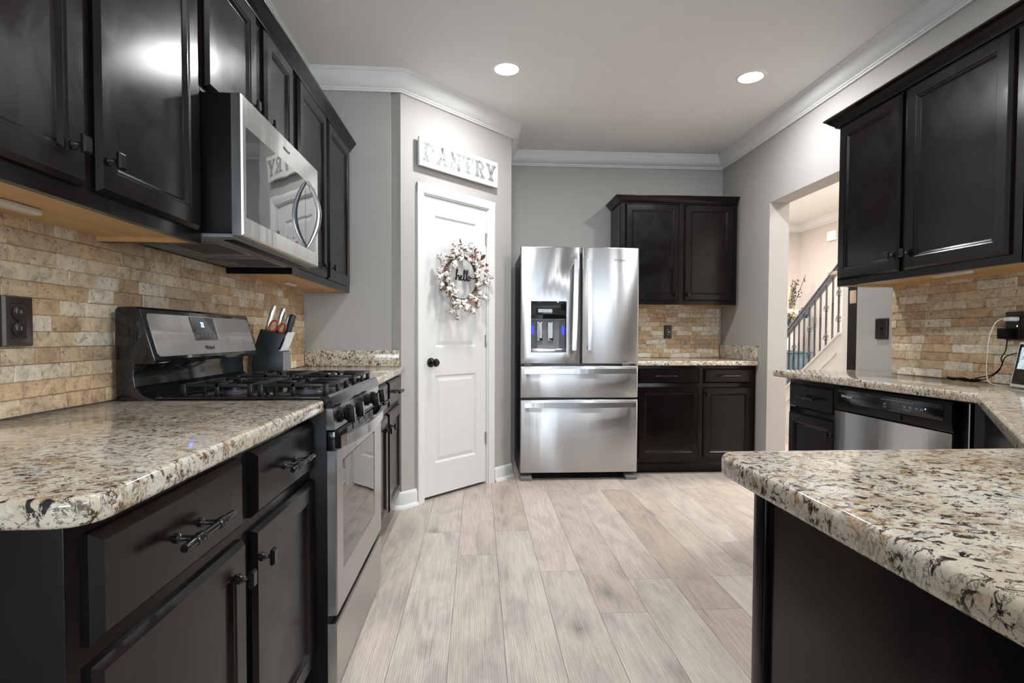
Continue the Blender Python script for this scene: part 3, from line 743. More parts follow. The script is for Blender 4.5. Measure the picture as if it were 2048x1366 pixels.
rd.rings([(x0, x1, dz0, dz1, .07), (x0, x1, dz0, dz1, .008), (x0 + .002, x1 - .002, dz0 + .002, dz1 - .002, .003), (x0 + .006, x1 - .008, dz0 + .006, dz1 - .006, 0)])
rdo = rd.build('right_door', 'steel', t, ang=50)
text('Whirlpool', .023, 'logo', 'ink_grey', rdo, (.757, -.0006, 1.687), shear=.12)
def vhandle(p, xc, lean):
    pts = []
    for q in range(13):
        s = q / 12; pts.append((xc + lean * (s - .5), -.052 - .012 * math.sin(PI * s), 1.0 + s * .686))
    b = MB()
    for i in range(12):
        a, c = pts[i], pts[i + 1]; w = .0165; d_ = .012
        b.add([(a[0] - w, a[1], a[2]), (a[0] + w, a[1], a[2]), (a[0] + w, a[1] + d_, a[2]), (a[0] - w, a[1] + d_, a[2]), (c[0] - w, c[1], c[2]), (c[0] + w, c[1], c[2]), (c[0] + w, c[1] + d_, c[2]), (c[0] - w, c[1] + d_, c[2])],
              [(0, 1, 5, 4), (1, 2, 6, 5), (2, 3, 7, 6), (3, 0, 4, 7)] + ([(0, 3, 2, 1)] if i == 0 else []) + ([(4, 5, 6, 7)] if i == 11 else []))
    for z in (1.012, 1.65): b.box(xc - .010, xc + .010, -.042, 0, z, z + .024)
    b.build('handle', 'steel_handle', p)
vhandle(ld, .408, .012); vhandle(rdo, .516, -.012)
for (z0, z1, hz) in ((.637, .880, .842), (.060, .622, .585)):
    b = MB().rings([(0, Wf, z0, z1, .07), (0, Wf, z0, z1, .008), (.002, Wf - .002, z0 + .002, z1 - .002, .003), (.008, Wf - .008, z0 + .006, z1 - .006, 0)])
    dd = b.build('freezer_drawer' if z0 < .1 else 'drawer', 'steel', t, ang=50)
    hb = MB(); n = 14
    P = [(.027 + (q / n) * .852, -.046 - .014 * math.sin(PI * q / n)) for q in range(n + 1)]
    for q in range(n):
        a, c = P[q], P[q + 1]; hz0, hz1 = hz - .019, hz + .019
        hb.add([(a[0], a[1], hz0), (c[0], c[1], hz0), (c[0], c[1] + .012, hz0), (a[0], a[1] + .012, hz0), (a[0], a[1], hz1), (c[0], c[1], hz1), (c[0], c[1] + .012, hz1), (a[0], a[1] + .012, hz1)],
               [(0, 3, 2, 1), (4, 5, 6, 7), (0, 1, 5, 4), (2, 3, 7, 6)] + ([(3, 0, 4, 7)] if q == 0 else []) + ([(1, 2, 6, 5)] if q == n - 1 else []))
    for xx in (.04, .842): hb.box(xx, xx + .024, -.038, 0, hz - .012, hz + .012)
    hb.build('handle', 'steel_handle', dd)
for xx in (.0, Wf - .09): MB().prism([(.0, .0), (.13, .0), (.13, .042), (.03, .042), (.0, .028)], 'x', xx, xx + .09).build('foot', 'grey_plastic', t, bevel=.004)
MB().box(.09, Wf - .09, .075, .09, .008, .055).build('toe_grille', 'black_plastic', t)
for xx in (.01, Wf - .07): MB().box(xx, xx + .06, .03, .12, 1.7525, 1.775).build('hinge_cover', 'grey_plastic', t, bevel=.004)
for xx in (.03, Wf - .12): MB().box(xx, xx + .06, .012, .07, .882, .896).build('mid_hinge', 'grey_plastic', t)

# ------------------------------------------------------------------ dishwasher
t = thing('dishwasher', 'stainless dishwasher with black control panel under the right counter', 'dishwasher', (1.80, 2.60, 0), RIGHT)
Ww = .675
MB().box(.004, Ww + .05, .002, .42, .1, .868).box(.01, Ww, .06, .4, 0, .1).build('body', 'black_plastic', t)
MB().prism([(0, .09), (-.025, .09), (-.025, .745), (0, .745)], 'x', 0, Ww).build('door_panel', 'steel_range', t, bevel=.002)
cpn = MB().prism([(0, .747), (-.018, .749), (-.026, .765), (-.030, .80), (-.030, .855), (-.024, .868), (0, .870)], 'x', 0, Ww + .002).build('control_panel', 'black_plastic', t, ang=30)
MB().box(.035, Ww - .035, -.0315, -.0295, .790, .852).build('panel_window', 'black_gloss', cpn, bevel=.001)
MB().prism([(-.0275, .757), (-.0305, .775), (-.0305, .786), (-.02, .786), (-.02, .757)], 'x', .24, .43).build('handle_pocket_shade', 'shadow', cpn)  # solid dark block, its colour stands for the shade inside the handle recess
text('Whirlpool', .018, 'logo', 'ink_light', cpn, (.095, -.0320, .822), shear=.12)
mk = MB()
for q in range(11): mk.box(.32 + q * .0165, .331 + q * .0165, -.0319, -.0315, .836, .840)
for q, xx in enumerate((.335, .445, .475, .507, .532)): mk.box(xx, xx + .014, -.0319, -.0315, .815, .823)
mk.box(.33, .352, -.0319, -.0315, .805, .808).box(.445, .485, -.0319, -.0315, .805, .808)
mk.build('button_marks', 'grey_plastic', cpn, smooth=False)
MB().box(.556, .560, -.0321, -.0315, .822, .826).build('status_light', 'blue_led', cpn)
MB().lathe([(.004, 0), (.004, -.003)], (0, 0, 0), 'y', 8).build('screw', 'chrome', t, (Ww + .012, .002, .79))
MB().box(Ww + .046, Ww + .051, -.004, .001, .1, .866).build('edge_strip', 'satin_nickel', t)

# ------------------------------------------------------------------ outlets, switches
def plate(kind, label, loc, rz, w=.082, h=.118, style='outlet'):
    t = thing(kind, label, 'outlet' if style == 'outlet' else 'switch', loc, rz)
    b = MB().rings([(-w / 2, w / 2, -h / 2, h / 2, 0), (-w / 2, w / 2, -h / 2, h / 2, -.006), (-w / 2 + .004, w / 2 - .004, -h / 2 + .004, h / 2 - .004, -.012), (-w / 2 + .016, w / 2 - .016, -h / 2 + .016, h / 2 - .016, -.009), (-w / 2 + .019, w / 2 - .019, -h / 2 + .019, h / 2 - .019, -.0075)])
    b.build('plate', 'plate', t, ang=20)
    if style == 'outlet':
        for s in (-1, 1):
            f = MB().lathe([(.0165, 0), (.0165, -.002), (.015, -.003)], (0, -.0075, s * .0195), 'y', 16).build('socket', 'outlet_black', t)
            MB().box(-.008, -.0055, -.0112, -.0105, s * .0195 - .001, s * .0195 + .009).box(.0055, .008, -.0112, -.0105, s * .0195 - .001, s * .0195 + .007).build('slots', 'satin_nickel', f)
        MB().lathe([(.003, 0), (.003, -.0015)], (0, -.0075, 0), 'y', 8).build('screw', 'bronze', t)
    elif style == 'decora':
        MB().box(-.0165, .0165, -.0105, -.0075, -.034, .034).build('socket', 'outlet_black', t, bevel=.001)
        MB().box(.006, .009, -.0112, -.0105, -.003, .002).build('indicator_light', 'yellow_led', t)
        MB().box(-.003, .003, -.0112, -.0105, .018, .024).box(-.003, .003, -.0112, -.0105, -.026, -.020).build('slots', 'satin_nickel', t)
    else:
        MB().box(-.005, .005, -.018, -.0075, -.006, .010).build('toggle', 'outlet_black', t, bevel=.0015)
        for s in (-1, 1): MB().lathe([(.003, 0), (.003, -.0015)], (0, -.0075, s * .030), 'y', 8).build('screw', 'bronze', t)
    return t
TF = .0235
plate('wall_outlet', 'dark bronze duplex outlet on the stone left of the gas range', (XL + TF, 1.346, 1.1405), LEFT)
plate('wall_outlet', 'black outlet on the back wall stone beside the refrigerator', (1.727, YB - TF, 1.148), 0, .072, .118, 'decora')
plate('light_switch', 'dark bronze toggle switch on the grey wall beside the opening', (XR, 2.882, 1.155), RIGHT, .09, .115, 'switch')
plate('wall_outlet', 'dark outlet with chargers plugged in on the right wall stone', (XR - TF, 2.103, 1.157), RIGHT, .09, .118, 'decora')

# ------------------------------------------------------------------ chargers, cords, display
t = thing('phone_charger', 'white charger plugged into the right wall outlet with a thin white cord', 'charger', (XR - TF - .012, 2.10, 1.185), RIGHT)
MB().box(-.016, .016, -.042, 0, -.0085, .0085).build('plug', 'white_plastic', t, bevel=.004)
pth = [Vector((0, -.042, 0)), Vector((0, -.065, -.001)), Vector((-.012, -.080, -.02)), Vector((-.03, -.085, -.08)), Vector((-.035, -.086, -.16)), Vector((-.034, -.088, -.22)), Vector((-.02, -.092, -.258)), Vector((.01, -.095, -.268)), Vector((.04, -.1, -.269))]
def smooth_path(P, n=6):
    out = []
    for i in range(len(P) - 1):
        p0, p1, p2, p3 = P[max(i - 1, 0)], P[i], P[i + 1], P[min(i + 2, len(P) - 1)]
        for q in range(n):
            s = q / n; out.append(.5 * ((2 * p1) + (-p0 + p2) * s + (2 * p0 - 5 * p1 + 4 * p2 - p3) * s * s + (-p0 + 3 * p1 - 3 * p2 + p3) * s ** 3))
    return out + [P[-1]]
MB().tube(smooth_path(pth), .0017, 6).build('cord', 'white_plastic', t)
t = thing('power_adapter', 'black power adapter in the right wall outlet with a coiled black cord', 'charger', (XR - TF - .012, 2.115, 1.125), RIGHT)
MB().box(-.02, .02, -.048, 0, -.022, .022).build('plug', 'black_plastic', t, bevel=.004)
cz = .9165 - 1.125
pth = [Vector(p) for p in [(.0, -.02, -.02), (.004, -.03, -.07), (-.004, -.04, -.10), (.01, -.05, -.13), (-.02, -.06, -.17), (-.07, -.08, cz + .02)]]
cz2 = cz + .0005
for q in range(46):
    a = q * .62; rr = .020 + .018 * math.sin(q * 1.7); cx = -.13 + .045 * math.sin(q * .37)
    pth.append(Vector((cx + rr * 1.6 * math.cos(a), -.085 + rr * .8 * math.sin(a), cz2 + .002 + .012 * abs(math.sin(q * .9)))))
pth += [Vector(p) for p in [(-.06, -.08, cz + .01), (.0, -.06, -.16), (.012, -.05, -.12), (.02, -.045, -.095), (.05, -.03, -.08), (.10, -.02, -.085)]]
MB().tube(smooth_path(pth, 5), .0022, 6).build('cord', 'black_plastic', t)
t = thing('smart_display', 'white framed tablet display leaning on the right counter', 'tablet', (2.118, 2.035, .9145), RIGHT - .35)
tl = .17
scr = MB().box(0, .27, -.006, .012, 0, .18).build('frame', 'white_plastic', t, bevel=.004, rot=(-tl, 0, 0))
MB().box(.010, .26, -.0068, -.0058, .012, .170).build('screen_glass', 'display_glass', scr)
MB().box(.026, .26, -.0073, -.0069, .072, .158).build('screen_picture', 'screen', scr)
MB().prism([(.0, .0), (.05, .0), (.038, .1)], 'x', .03, .24).build('stand', 'white_plastic', t)

# ------------------------------------------------------------------ under-cabinet lights, recessed lights
def bar_light(label, loc, rz, ln=.14, w=.03):
    t = thing('under_cabinet_light', label, 'light', loc, rz, None)
    MB().prism(rounded([(-ln / 2, -w / 2), (ln / 2, -w / 2), (ln / 2, w / 2), (-ln / 2, w / 2)], {i: .013 for i in range(4)}, 4), 'z', -.014, -.0002).build('housing', 'lamp_plastic', t, bevel=.004)
    MB().lathe([(.004, -.017), (.004, -.0142)], (0, 0, 0), 'z', 8).build('sensor', 'white_plastic', t)
bar_light('slim bar light under the wall cabinet nearest the camera on the left', (-.985, 1.15, 1.3885), LEFT, .28, .03)
bar_light('small bar light under the wall cabinet beside the pantry', (-1.0, 2.98, 1.3885), LEFT, .14)
bar_light('small bar light under the back wall cabinet', (1.735, 4.76, 1.3915), 0, .16)
bar_light('small bar light under the right wall cabinet', (2.03, 2.22, 1.3885), RIGHT, .19)
lme = MB().lathe([(.072, 0), (.072, .003), (.001, .004)], (0, 0, 0), 'z', 28).mesh('diffuser', 'lamp')
tme = bpy.data.meshes  # trim ring
ring = MB()
n = 32; vs = []
for j in range(n):
    a = 2 * PI * j / n; c, s = math.cos(a), math.sin(a)
    vs += [(.072 * c, .072 * s, -.001), (.074 * c, .074 * s, -.004), (.090 * c, .090 * s, -.003), (.093 * c, .093 * s, 0)]
ring.add(vs, [(4 * j + i, 4 * j + i + 1, 4 * ((j + 1) % n) + i + 1, 4 * ((j + 1) % n) + i) for j in range(n) for i in range(3)])
rme = ring.mesh('trim_ring', 'white_plastic')
for i, (x, y, vis) in enumerate(CAN):
    lb = ['round recessed ceiling light in front of the pantry', 'round recessed ceiling light nearer the right wall', 'recessed ceiling light above the aisle', 'recessed ceiling light above the peninsula', 'recessed ceiling light behind the camera on the left', 'recessed ceiling light behind the camera on the right'][i]
    t = thing('recessed_light', lb, 'ceiling light', (x, y, CEIL), 0, 'recessed ceiling lights')
    inst(rme, 'trim_ring', t, (0, 0, -.0005)); inst(lme, 'diffuser', t, (0, 0, -.0045))
    l = area('recessed_lamp', (x, y, CEIL - .006), (0, 0, 0), .13, .13, 16, (.985, .995, 1), 'DISK', math.radians(176))
    l.parent = t; l.location = (0, 0, -.007)
# added unseen fill lights that brighten the foyer, not real fixtures
area('foyer_fill', (4.2, 4.4, CEIL - .02), (0, 0, 0), .8, .8, 150, (1, .97, .94))
area('foyer_far_fill', (3.15, 7.0, CEIL - .02), (0, 0, 0), .5, .5, 48, (1, .98, .96))  # added out of view to lift the dark foyer wall
area('foyer_entry_fill', (3.3, 2.9, CEIL - .02), (0, 0, 0), .6, .6, 40, (1, .97, .94))  # added out of view to brighten the jamb of the opening

# ------------------------------------------------------------------ pantry sign (local diag frame)
t = thing('wooden_sign', 'whitewashed wooden sign reading PANTRY above the pantry door', 'sign', (AX, AY, 0), DIAG)
sz0, sz1 = 2.205, 2.388; sx_0, sx_1 = .118, .855
MB().box(sx_0, sx_1, -.040, -.022, sz0, sz1).build('board', 'sign', t, bevel=.0015)
MB().box(sx_0 + .1, sx_0 + .14, -.022, 0, sz0 + .03, sz1 - .03).box(sx_1 - .14, sx_1 - .1, -.022, 0, sz0 + .03, sz1 - .03).build('batten', 'twig', t)
yk = -.0407; LT = None
def quad(p): LT.prism(p, 'y', yk, yk + .0005)
def letter(ch, x, z, w, h):
    s = .30 * w; g = .14 * h
    def r(a, b_, c, d): quad([(x + a * w, z + b_ * h), (x + c * w, z + b_ * h), (x + c * w, z + d * h), (x + a * w, z + d * h)])
    def q(*pts): quad([(x + a * w, z + c * h) for a, c in pts])
    if ch in 'PR':
        r(.12, .1, .42, .9); q((0, 0), (.54, 0), (.50, .15), (.04, .15)); r(0, .86, .5, 1)
        n = 10; cx, cz, = .52, .73; ro, ri = (.44, .27), (.17, .11)
        for i in range(n):
            a0, a1 = -PI / 2 + PI * i / n, -PI / 2 + PI * (i + 1) / n
            q((cx + ro[0] * math.cos(a0), cz + ro[1] * math.sin(a0)), (cx + ro[0] * math.cos(a1), cz + ro[1] * math.sin(a1)), (cx + ri[0] * math.cos(a1), cz + ri[1] * math.sin(a1)), (cx + ri[0] * math.cos(a0), cz + ri[1] * math.sin(a0)))
        q((.42, .46), (.53, .46), (.53, .62), (.42, .62)); q((.42, .84), (.53, .84), (.53, 1), (.42, 1))
        if ch == 'R': q((.45, .46), (.72, .52), (.92, .12), (.62, .12)); q((.58, 0), (1.04, 0), (1.0, .15), (.60, .15))
    if ch == 'A':
        q((.34, 1), (.66, 1), (.94, .12), (.66, .12)); q((.34, 1), (.62, 1), (.32, .12), (.06, .12)); r(.3, .28, .72, .42)
        q((-.02, 0), (.42, 0), (.39, .15), (.02, .15)); q((.56, 0), (1.04, 0), (1, .15), (.6, .15))
    if ch == 'N':
        r(.08, .1, .32, .9); r(.70, 0, .94, .9); q((.0, 1), (.36, 1), (.94, 0), (.66, 0)); q((0, 0), (.42, 0), (.39, .15), (.02, .15)); q((.58, .85), (1.04, .85), (1.04, 1), (.58, 1))
    if ch == 'T':
        r(.34, .1, .66, .9); r(0, .84, 1, 1); q((0, .84), (.16, .84), (.13, .66), (0, .66)); q((.84, .84), (1, .84), (1, .66), (.87, .66)); q((.22, 0), (.78, 0), (.74, .15), (.26, .15))
    if ch == 'Y':
        r(.35, .1, .65, .5); q((.04, .9), (.36, .9), (.65, .45), (.35, .42)); q((.64, .9), (.96, .9), (.65, .42), (.40, .45)); r(-.02, .86, .42, 1); r(.58, .86, 1.02, 1); q((.22, 0), (.78, 0), (.74, .15), (.26, .15))
lw = .103
for i, ch in enumerate('PANTRY'):
    LT = MB(); letter(ch, sx_0 + .028 + i * .1165, sz0 + .033, lw, .122); LT.build('letter', 'signink', t, smooth=False)

# ------------------------------------------------------------------ wreath (local diag frame)
wx, wz, wy = .490, 1.508, -.035
t = thing('cotton_wreath', 'cotton boll wreath with a dark hello word hung on the pantry door', 'wreath', (AX + d45.x * wx, AY + d45.y * wx, wz), DIAG)
rw = random.Random(21)
MB().tube([(.148 * math.cos(a), wy + .006 * math.sin(5 * a), .148 * math.sin(a)) for a in [2 * PI * i / 40 for i in range(40)]], .008, 6, closed=True).tube([(.156 * math.cos(a), wy + .008 * math.sin(7 * a + 1), .153 * math.sin(a)) for a in [2 * PI * i / 40 for i in range(40)]], .005, 5, closed=True).build('ring', 'twig', t)
bo = MB()
for a in range(4): bo.ball((.0085 * math.cos(a * PI / 2), .0085 * math.sin(a * PI / 2), .004), .0135, sq=(1, 1, 1.15))
cme = bo.mesh('cotton_boll', 'cotton')
hk = MB()
for a in range(4):
    an = a * PI / 2 + PI / 4; c, s = math.cos(an), math.sin(an); t0 = (-s * .0045, c * .0045)
    P = [(0, -.014, .002), (.012, -.010, .0075), (.019, .004, .006), (.021, .016, .0015)]
    vs = []
    for (r_, h_, w_) in P: vs += [(c * r_ - s * w_, s * r_ + c * w_, h_), (c * r_ + s * w_, s * r_ - c * w_, h_), (c * (r_ + .0012), s * (r_ + .0012), h_ - .001)]
    fs = []
    for i in range(3):
        for j in range(3): fs.append((3 * i + j, 3 * i + (j + 1) % 3, 3 * i + 3 + (j + 1) % 3, 3 * i + 3 + j))
    fs += [(0, 1, 2), (9, 11, 10)]
    hk.add(vs, fs)
hme = hk.mesh('husk', 'husk')
lf = MB(); n = 6; vs = []
for i in range(n + 1):
    s = i / n; w_ = .014 * math.sin(PI * min(.98, s * .92 + .05)) ** .8; z_ = s * .045; c_ = .006 * math.sin(PI * s)
    vs += [(-w_, c_, z_), (0, c_ - .003, z_), (w_, c_, z_), (0, c_ + .0005, z_)]
fs = [(4 * i + j, 4 * i + (j + 1) % 4, 4 * i + 4 + (j + 1) % 4, 4 * i + 4 + j) for i in range(n) for j in range(4)] + [(0, 1, 2, 3), (4 * n + 3, 4 * n + 2, 4 * n + 1, 4 * n)]
lf.add(vs, fs); lme2 = lf.mesh('leaf', 'leaf_rust'); lf2 = MB(); lf2.add(vs, fs); lme3 = lf2.mesh('leaf', 'husk')
tw = MB()
def place_boll(a, r, y, tilt=None, kind=0, s=1.0):
    x, z = r * math.cos(a), r * math.sin(a)
    rot = Euler((rw.uniform(.6, 2.2) if tilt is None else tilt, rw.uniform(-.7, .7), rw.uniform(-1, 1)))
    bl = inst(cme, 'cotton_boll', t, (x, y, z), rot, (s, s, s)); inst(hme, 'husk', bl)
    a0 = a - rw.uniform(.25, .55) ; r0 = .15
    tw.tube(smooth_path([Vector((r0 * math.cos(a0), wy, r0 * math.sin(a0))), Vector(((r0 + r) / 2 * math.cos((a + a0) / 2), (wy + y) / 2 - .008, (r0 + r) / 2 * math.sin((a + a0) / 2))), Vector((x, y, z))], 4), .0018, 5)
for i in range(62):
    a = 2 * PI * i / 62 + rw.uniform(-.06, .06); r = rw.choice([.125, .15, .17, .19, .21, .225]) + rw.uniform(-.01, .012)
    if math.sin(a) < -.8: r *= 1.08
    place_boll(a, r, wy - rw.uniform(.0, .045), s=rw.uniform(.85, 1.1))
for a, r in ((.0, .26), (.12, .295), (-.5, .265), (2.6, .25), (1.9, .235), (-1.75, .28), (-2.0, .255), (-.85, .24)): place_boll(a, r, wy - .012, s=.9)
for (a, r, mtyp, rz_) in ((1.75, .235, 1, 0), (1.1, .19, 0, 0), (.95, .16, 0, 0), (1.2, .155, 0, 0), (.75, .2, 1, 0), (.6, .17, 0, 0), (.5, .235, 1, 0), (.35, .19, 0, 0), (1.35, .21, 1, 0), (.85, .235, 1, 0), (-1.3, .16, 0, 0), (-1.45, .19, 0, 0), (2.9, .14, 1, 0), (-2.5, .17, 1, 0), (-.95, .18, 1, 0), (-.8, .17, 1, 0), (-1.1, .20, 1, 0), (3.6, .19, 1, 0)):
    inst(lme2 if mtyp == 0 else lme3, 'leaf', t, (r * math.cos(a), wy - .03 - rw.uniform(0, .02), r * math.sin(a)), (rw.uniform(-.5, .5), PI / 2 - a + rw.uniform(-.6, .6), rw.uniform(-.4, .4)), (rw.uniform(.8, 1.15),) * 3)
tw.build('twigs', 'twig', t, smooth=False)
# hello word
H = []
def hl(x0):   # loop l
    return [(x0, .0), (x0 + .012, .02), (x0 + .020, .052), (x0 + .016, .062), (x0 + .010, .05), (x0 + .010, .01), (x0 + .016, .0)]
word = [(-.078, .0), (-.068, .03), (-.060, .058), (-.066, .062), (-.070, .045), (-.071, .0), (-.066, .018), (-.056, .028), (-.050, .018), (-.050, .002), (-.044, .0),
        (-.034, .012), (-.030, .024), (-.037, .027), (-.042, .014), (-.036, .001), (-.026, .004)] + hl(-.024) + hl(-.004) + [(.016, .01), (.024, .027), (.034, .022), (.034, .006), (.024, .0), (.019, .012), (.026, .026), (.042, .018), (.060, .016), (.072, .02)]
MB().tube(smooth_path([Vector((x_ * 1.25 + .02, 0, z_ * 1.15)) for x_, z_ in word], 5), .0042, 6).build('hello_word', 'bronze', t, (.0, wy - .022, -.016))
# hanger loop so the wreath meets the door
MB().tube([(0, wy, .148), (0, wy + .02, .165), (0, .006, .17)], .002, 5).tube([(0, .007, .16), (0, .007, .185)], .003, 6).build('hanger', 'twig', t)

# ------------------------------------------------------------------ knife block (front faces +X)
kb = thing('knife_block', 'dark knife block with a grey metal front beside the range', 'knife block', (0, 0, 0))
side = [(-1.060, .9145), (-.922, .9145), (-.922, 1.030), (-.946, 1.036), (-.910, 1.112), (-1.022, 1.138), (-1.052, 1.05), (-1.064, .98)]
MB().prism(side, 'y', 2.62, 2.73).build('body', 'block', kb, bevel=.003, ang=25)
MB().box(-.9215, -.919, 2.622, 2.728, .918, 1.029).build('front_plate', 'grey_plastic', kb)
MB().lathe([(.008, 0), (.008, .0015), (.006, .002)], (-.919, 2.675, .948), 'x', 14).build('badge', 'chrome', kb)
dirk = Vector((.28, 0, .96)).normalized()
def knife(label, x, z, y, ln, r, mk_, grp='knives in the block'):
    t = thing('kitchen_knife', label, 'knife', (x, y, z), 0, grp)
    p = [Vector((0, 0, 0)) + dirk * (s * ln) for s in (.02, .05, .25, .6, .9, 1.0)]
    MB().tube(p, [r * .9, r, r, r * 1.05, r * 1.1, r * .9], 8, flat=1.3).build('handle', mk_, t)
knife('tall steel-handled knife leftmost in the knife block', -1.000, 1.132, 2.645, .122, .009, 'satin_nickel')
knife('tall steel-handled knife second from the left in the knife block', -.975, 1.127, 2.70, .118, .009, 'satin_nickel')
knife('shorter steel-handled knife standing behind the red scissors', -.945, 1.119, 2.715, .098, .008, 'satin_nickel')
knife('black-handled sharpening steel at the right of the knife block', -.925, 1.113, 2.70, .10, .012, 'block', None)
t = thing('scissors', 'kitchen scissors with red and black loop handles in the knife block', 'scissors', (-.955, 2.636, 1.122), 0)
lp = lambda cx, cz, rx, rz: [(cx + rx * math.cos(2 * PI * i / 20) + .22 * rz * math.sin(2 * PI * i / 20), 0, cz + rz * math.sin(2 * PI * i / 20)) for i in range(20)]
MB().tube(lp(-.012, .030, .018, .026), .0045, 6, closed=True).build('handle_loop', 'red', t)
MB().tube(lp(.028, .020, .016, .021), .0045, 6, closed=True, m=0).build('handle_loop', 'red', t)
MB().box(-.004, .012, -.002, .002, -.08, .01).build('blades', 'chrome', t)
stk = MB().tube([(0, 0, 0), (.010, 0, .02), (.020, 0, .045), (.026, 0, .068), (.036, 0, .085)], [.0055, .006, .0065, .0068, .0065], 7, flat=.8).box(-.02, .0, -.0006, .0006, -.02, .002)
sme = stk.mesh('steak_knife', 'white_plastic')
for i in range(6):
    o = inst(sme, 'steak_knife', None, (-.934, 2.636 + i * .0155, 1.036))
    tag(o, ['steak knife nearest the camera in the white row on the knife block', 'second steak knife from the near end of the white row', 'third steak knife from the near end of the white row', 'fourth steak knife from the near end of the white row', 'fifth steak knife from the near end of the white row', 'steak knife farthest from the camera in the white row'][i], 'knife', 'steak knives on the front of the block')

# ------------------------------------------------------------------ foyer: stairs
XS = 3.6
t = thing('staircase', 'white staircase with dark handrail and iron balusters seen through the opening', 'staircase', (0, 0, 0))
def railz(y): return 1.186 + (6.17 - y) * .739
def strz(y): return .759 + (5.766 - y) * .685
ye = 5.215; y1 = 6.70
st = MB().prism([(ye, 0), (ye, strz(ye)), (y1, strz(y1)), (y1, 0)], 'x', XS, XS + .06)
st.prism([(ye - .14, 0), (ye - .14, strz(ye)), (ye, strz(ye)), (ye, 0)], 'x', XS, XS + .06); st.build('stringer_wall', 'trim', t, smooth=False)
cp2 = MB()
for (o0, o1, xo) in ((-.004, .018, .018), (-.17, -.15, .010)):
    ya = ye if o0 > -.1 else ye + .05
    cp2.prism([(ya, strz(ya) + o0), (ya, strz(ya) + o1), (y1, strz(y1) + o1), (y1, strz(y1) + o0)], 'x', XS - xo, XS + (.075 if o0 > -.1 else 0))
cp2.prism([(ye - .14, strz(ye) - .004), (ye - .14, strz(ye) + .018), (ye, strz(ye) + .018), (ye, strz(ye) - .004)], 'x', XS - .018, XS + .075)
cp2.build('stringer_cap', 'trim', t, smooth=False)
hr = MB(); yt = 4.9
for (za, zb, xa, xb) in ((-.06, -.02, -.022, .022), (-.02, .0, -.032, .032), (.0, .012, -.024, .024)):
    hr.prism([(yt, railz(yt) + za), (yt, railz(yt) + zb), (y1, railz(y1) + zb), (y1, railz(y1) + za)], 'x', XS + .03 + xa, XS + .03 + xb)
hr.build('handrail', 'rail_wood', t, bevel=.004)
MB().box(XS + .0, XS + .06, 5.0, 5.43, 1.74, 1.775).build('landing_rail', 'beige_block', t, bevel=.004)
ys_b = [6.24, 6.148, 6.051, 5.958, 5.862, 5.765, 5.671, 5.575, 5.479, 5.377, 5.283]
for i, y in enumerate(ys_b):
    z0, z1 = strz(y) + .014, railz(y) - .05; b = MB(); n = 30; P = []
    b.box(XS + .023, XS + .037, y - .007, y + .007, z0, z1)
    if i % 3 != 0 or True:
        zc = (z0 + z1) / 2 - .03; h_ = .11
        for s in range(2):
            b.tube([(XS + .03 + .008 * math.cos(q * .9 + s * PI), y + .008 * math.sin(q * .9 + s * PI), zc - h_ + 2 * h_ * q / n) for q in range(n + 1)], .0045, 5)
    ba = b.build('baluster', 'iron_rail', t, ang=60)
    kn = {2: [.984], 5: [1.188, .897], 8: [1.404, 1.101], 10: [1.55, 1.29]}.get(i, [])
    for kz in kn:
        kb_ = MB()
        for q in range(4):
            kb_.tube([(XS + .03 + .026 * math.sin(PI * s / 10) * math.cos(q * PI / 2 + s * .3), y + .026 * math.sin(PI * s / 10) * math.sin(q * PI / 2 + s * .3), kz - .04 + .008 * s) for s in range(11)], .003, 5)
        kb_.build('basket_knot', 'iron_rail', ba)
for i in range(8):
    y = 6.55 - i * .25
    if i < 6: MB().box(XS + .062, 4.698, y - .27, y, .0 if i == 0 else i * .18 - .001, (i + 1) * .18).build('stair_step', 'beige_block', t)
struct(MB().box(3.52, 3.68, 4.93, 5.07, 0, CEIL).build('trim_5', 'trim', smooth=False), 'white column beside the staircase')
struct(MB().box(3.405, 3.445, 4.30, 4.83, .0, 2.06).build('door_2', 'dark_door', smooth=False), 'dark door leaf beyond the opening')
tag(MB().box(3.385, 3.403, 4.715, 4.78, 1.413, 1.53).build('wall_plaque', 'beige_block', bevel=.002), 'small beige block on the dark door beyond the opening', 'block')
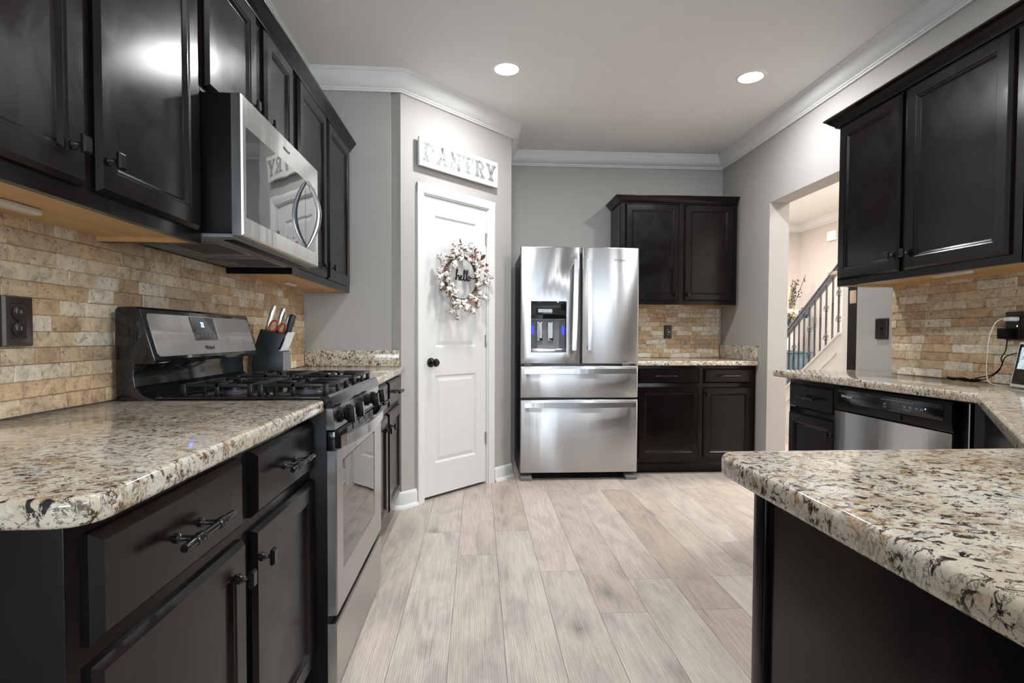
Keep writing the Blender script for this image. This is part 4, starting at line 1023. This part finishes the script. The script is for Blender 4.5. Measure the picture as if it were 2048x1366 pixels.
# console, vase, flowers, picture, chime
t = thing('console_cabinet', 'blue grey console cabinet standing behind the stair balusters', 'cabinet', (0, 0, 0))
b = MB().box(3.75, 4.56, 7.2, 7.6, .08, .88).box(3.73, 4.58, 7.18, 7.62, .88, .905).box(3.78, 3.83, 7.22, 7.27, 0, .08).box(4.48, 4.53, 7.22, 7.27, 0, .08).box(3.78, 3.83, 7.53, 7.58, 0, .08).box(4.48, 4.53, 7.53, 7.58, 0, .08); b.build('body', 'console', t, bevel=.004)
for i in range(3):
    for j in range(2):
        x0 = 3.78 + i * .26; MB().box(x0, x0 + .24, 7.188, 7.199, .12 + j * .37, .46 + j * .37).build('drawer', 'console', t, bevel=.003)
t = thing('floor_vase', 'tall cream vase of mixed flowers on the console', 'vase', (4.34, 7.4, .906))
MB().lathe([(.06, 0), (.075, .01), (.085, .10), (.08, .2), (.06, .26), (.065, .30), (.05, .305)], (0, 0, 0), 'z', 18).build('body', 'vase', t)
fa = thing('flower_arrangement', 'arrangement of blue, cream and green flowers with tall twigs on the console', 'flowers', (4.34, 7.38, 1.2))
rf = random.Random(4)
def cluster(c, r, n, br, m, name):
    b = MB()
    for _ in range(n):
        v = Vector((rf.gauss(0, 1), rf.gauss(0, 1), rf.gauss(0, 1))).normalized() * r * rf.uniform(.6, 1)
        b.ball((c[0] + v.x, c[1] + v.y, c[2] + v.z), br * rf.uniform(.7, 1.2), n=6, k=4)
    b.build(name, m, fa)
for c in ((-.05, 0, .14), (.20, -.04, .24)): cluster(c, .07, 40, .022, 'petal_blue', 'blue_flower')
for c in ((.02, 0, .26), (.10, 0, .24), (-.02, .02, .27)): cluster(c, .04, 18, .02, 'petal_cream', 'cream_flower')
for c in ((-.16, 0, .12), (-.12, -.02, .18), (.08, 0, .12)): cluster(c, .09, 40, .016, 'leaf_green', 'foliage')
b = MB()
for i in range(7):
    e = Vector((.08 + rf.uniform(-.05, .14), rf.uniform(-.05, .05), rf.uniform(.4, .78))); b.tube([(0, 0, 0), e * .5 + Vector((-.02, 0, .02)), e], .004, 5)
    for q in range(9): p = e * rf.uniform(.55, 1); b.ball((p.x + rf.uniform(-.03, .03), p.y, p.z + rf.uniform(-.03, .03)), .012, n=5, k=3)
b.build('twigs', 'twig', fa, smooth=False)
t = thing('framed_picture', 'small picture in a wide cream frame on the far foyer wall', 'picture', (4.40, 7.72, 1.58))
MB().rings([(-.16, .16, -.27, .27, 0), (-.16, .16, -.27, .27, -.025), (-.14, .14, -.25, .25, -.03), (-.10, .10, -.2, .2, -.02)]).build('frame', 'petal_cream', t, ang=20)
MB().box(-.098, .098, -.0205, -.0185, -.198, .198).build('print', 'canvas', t)
tag(MB().box(4.66, 4.70, 6.90, 7.06, 2.385, 2.51).build('door_chime', 'white_plastic', bevel=.005), 'white door chime box high on the foyer wall', 'chime')
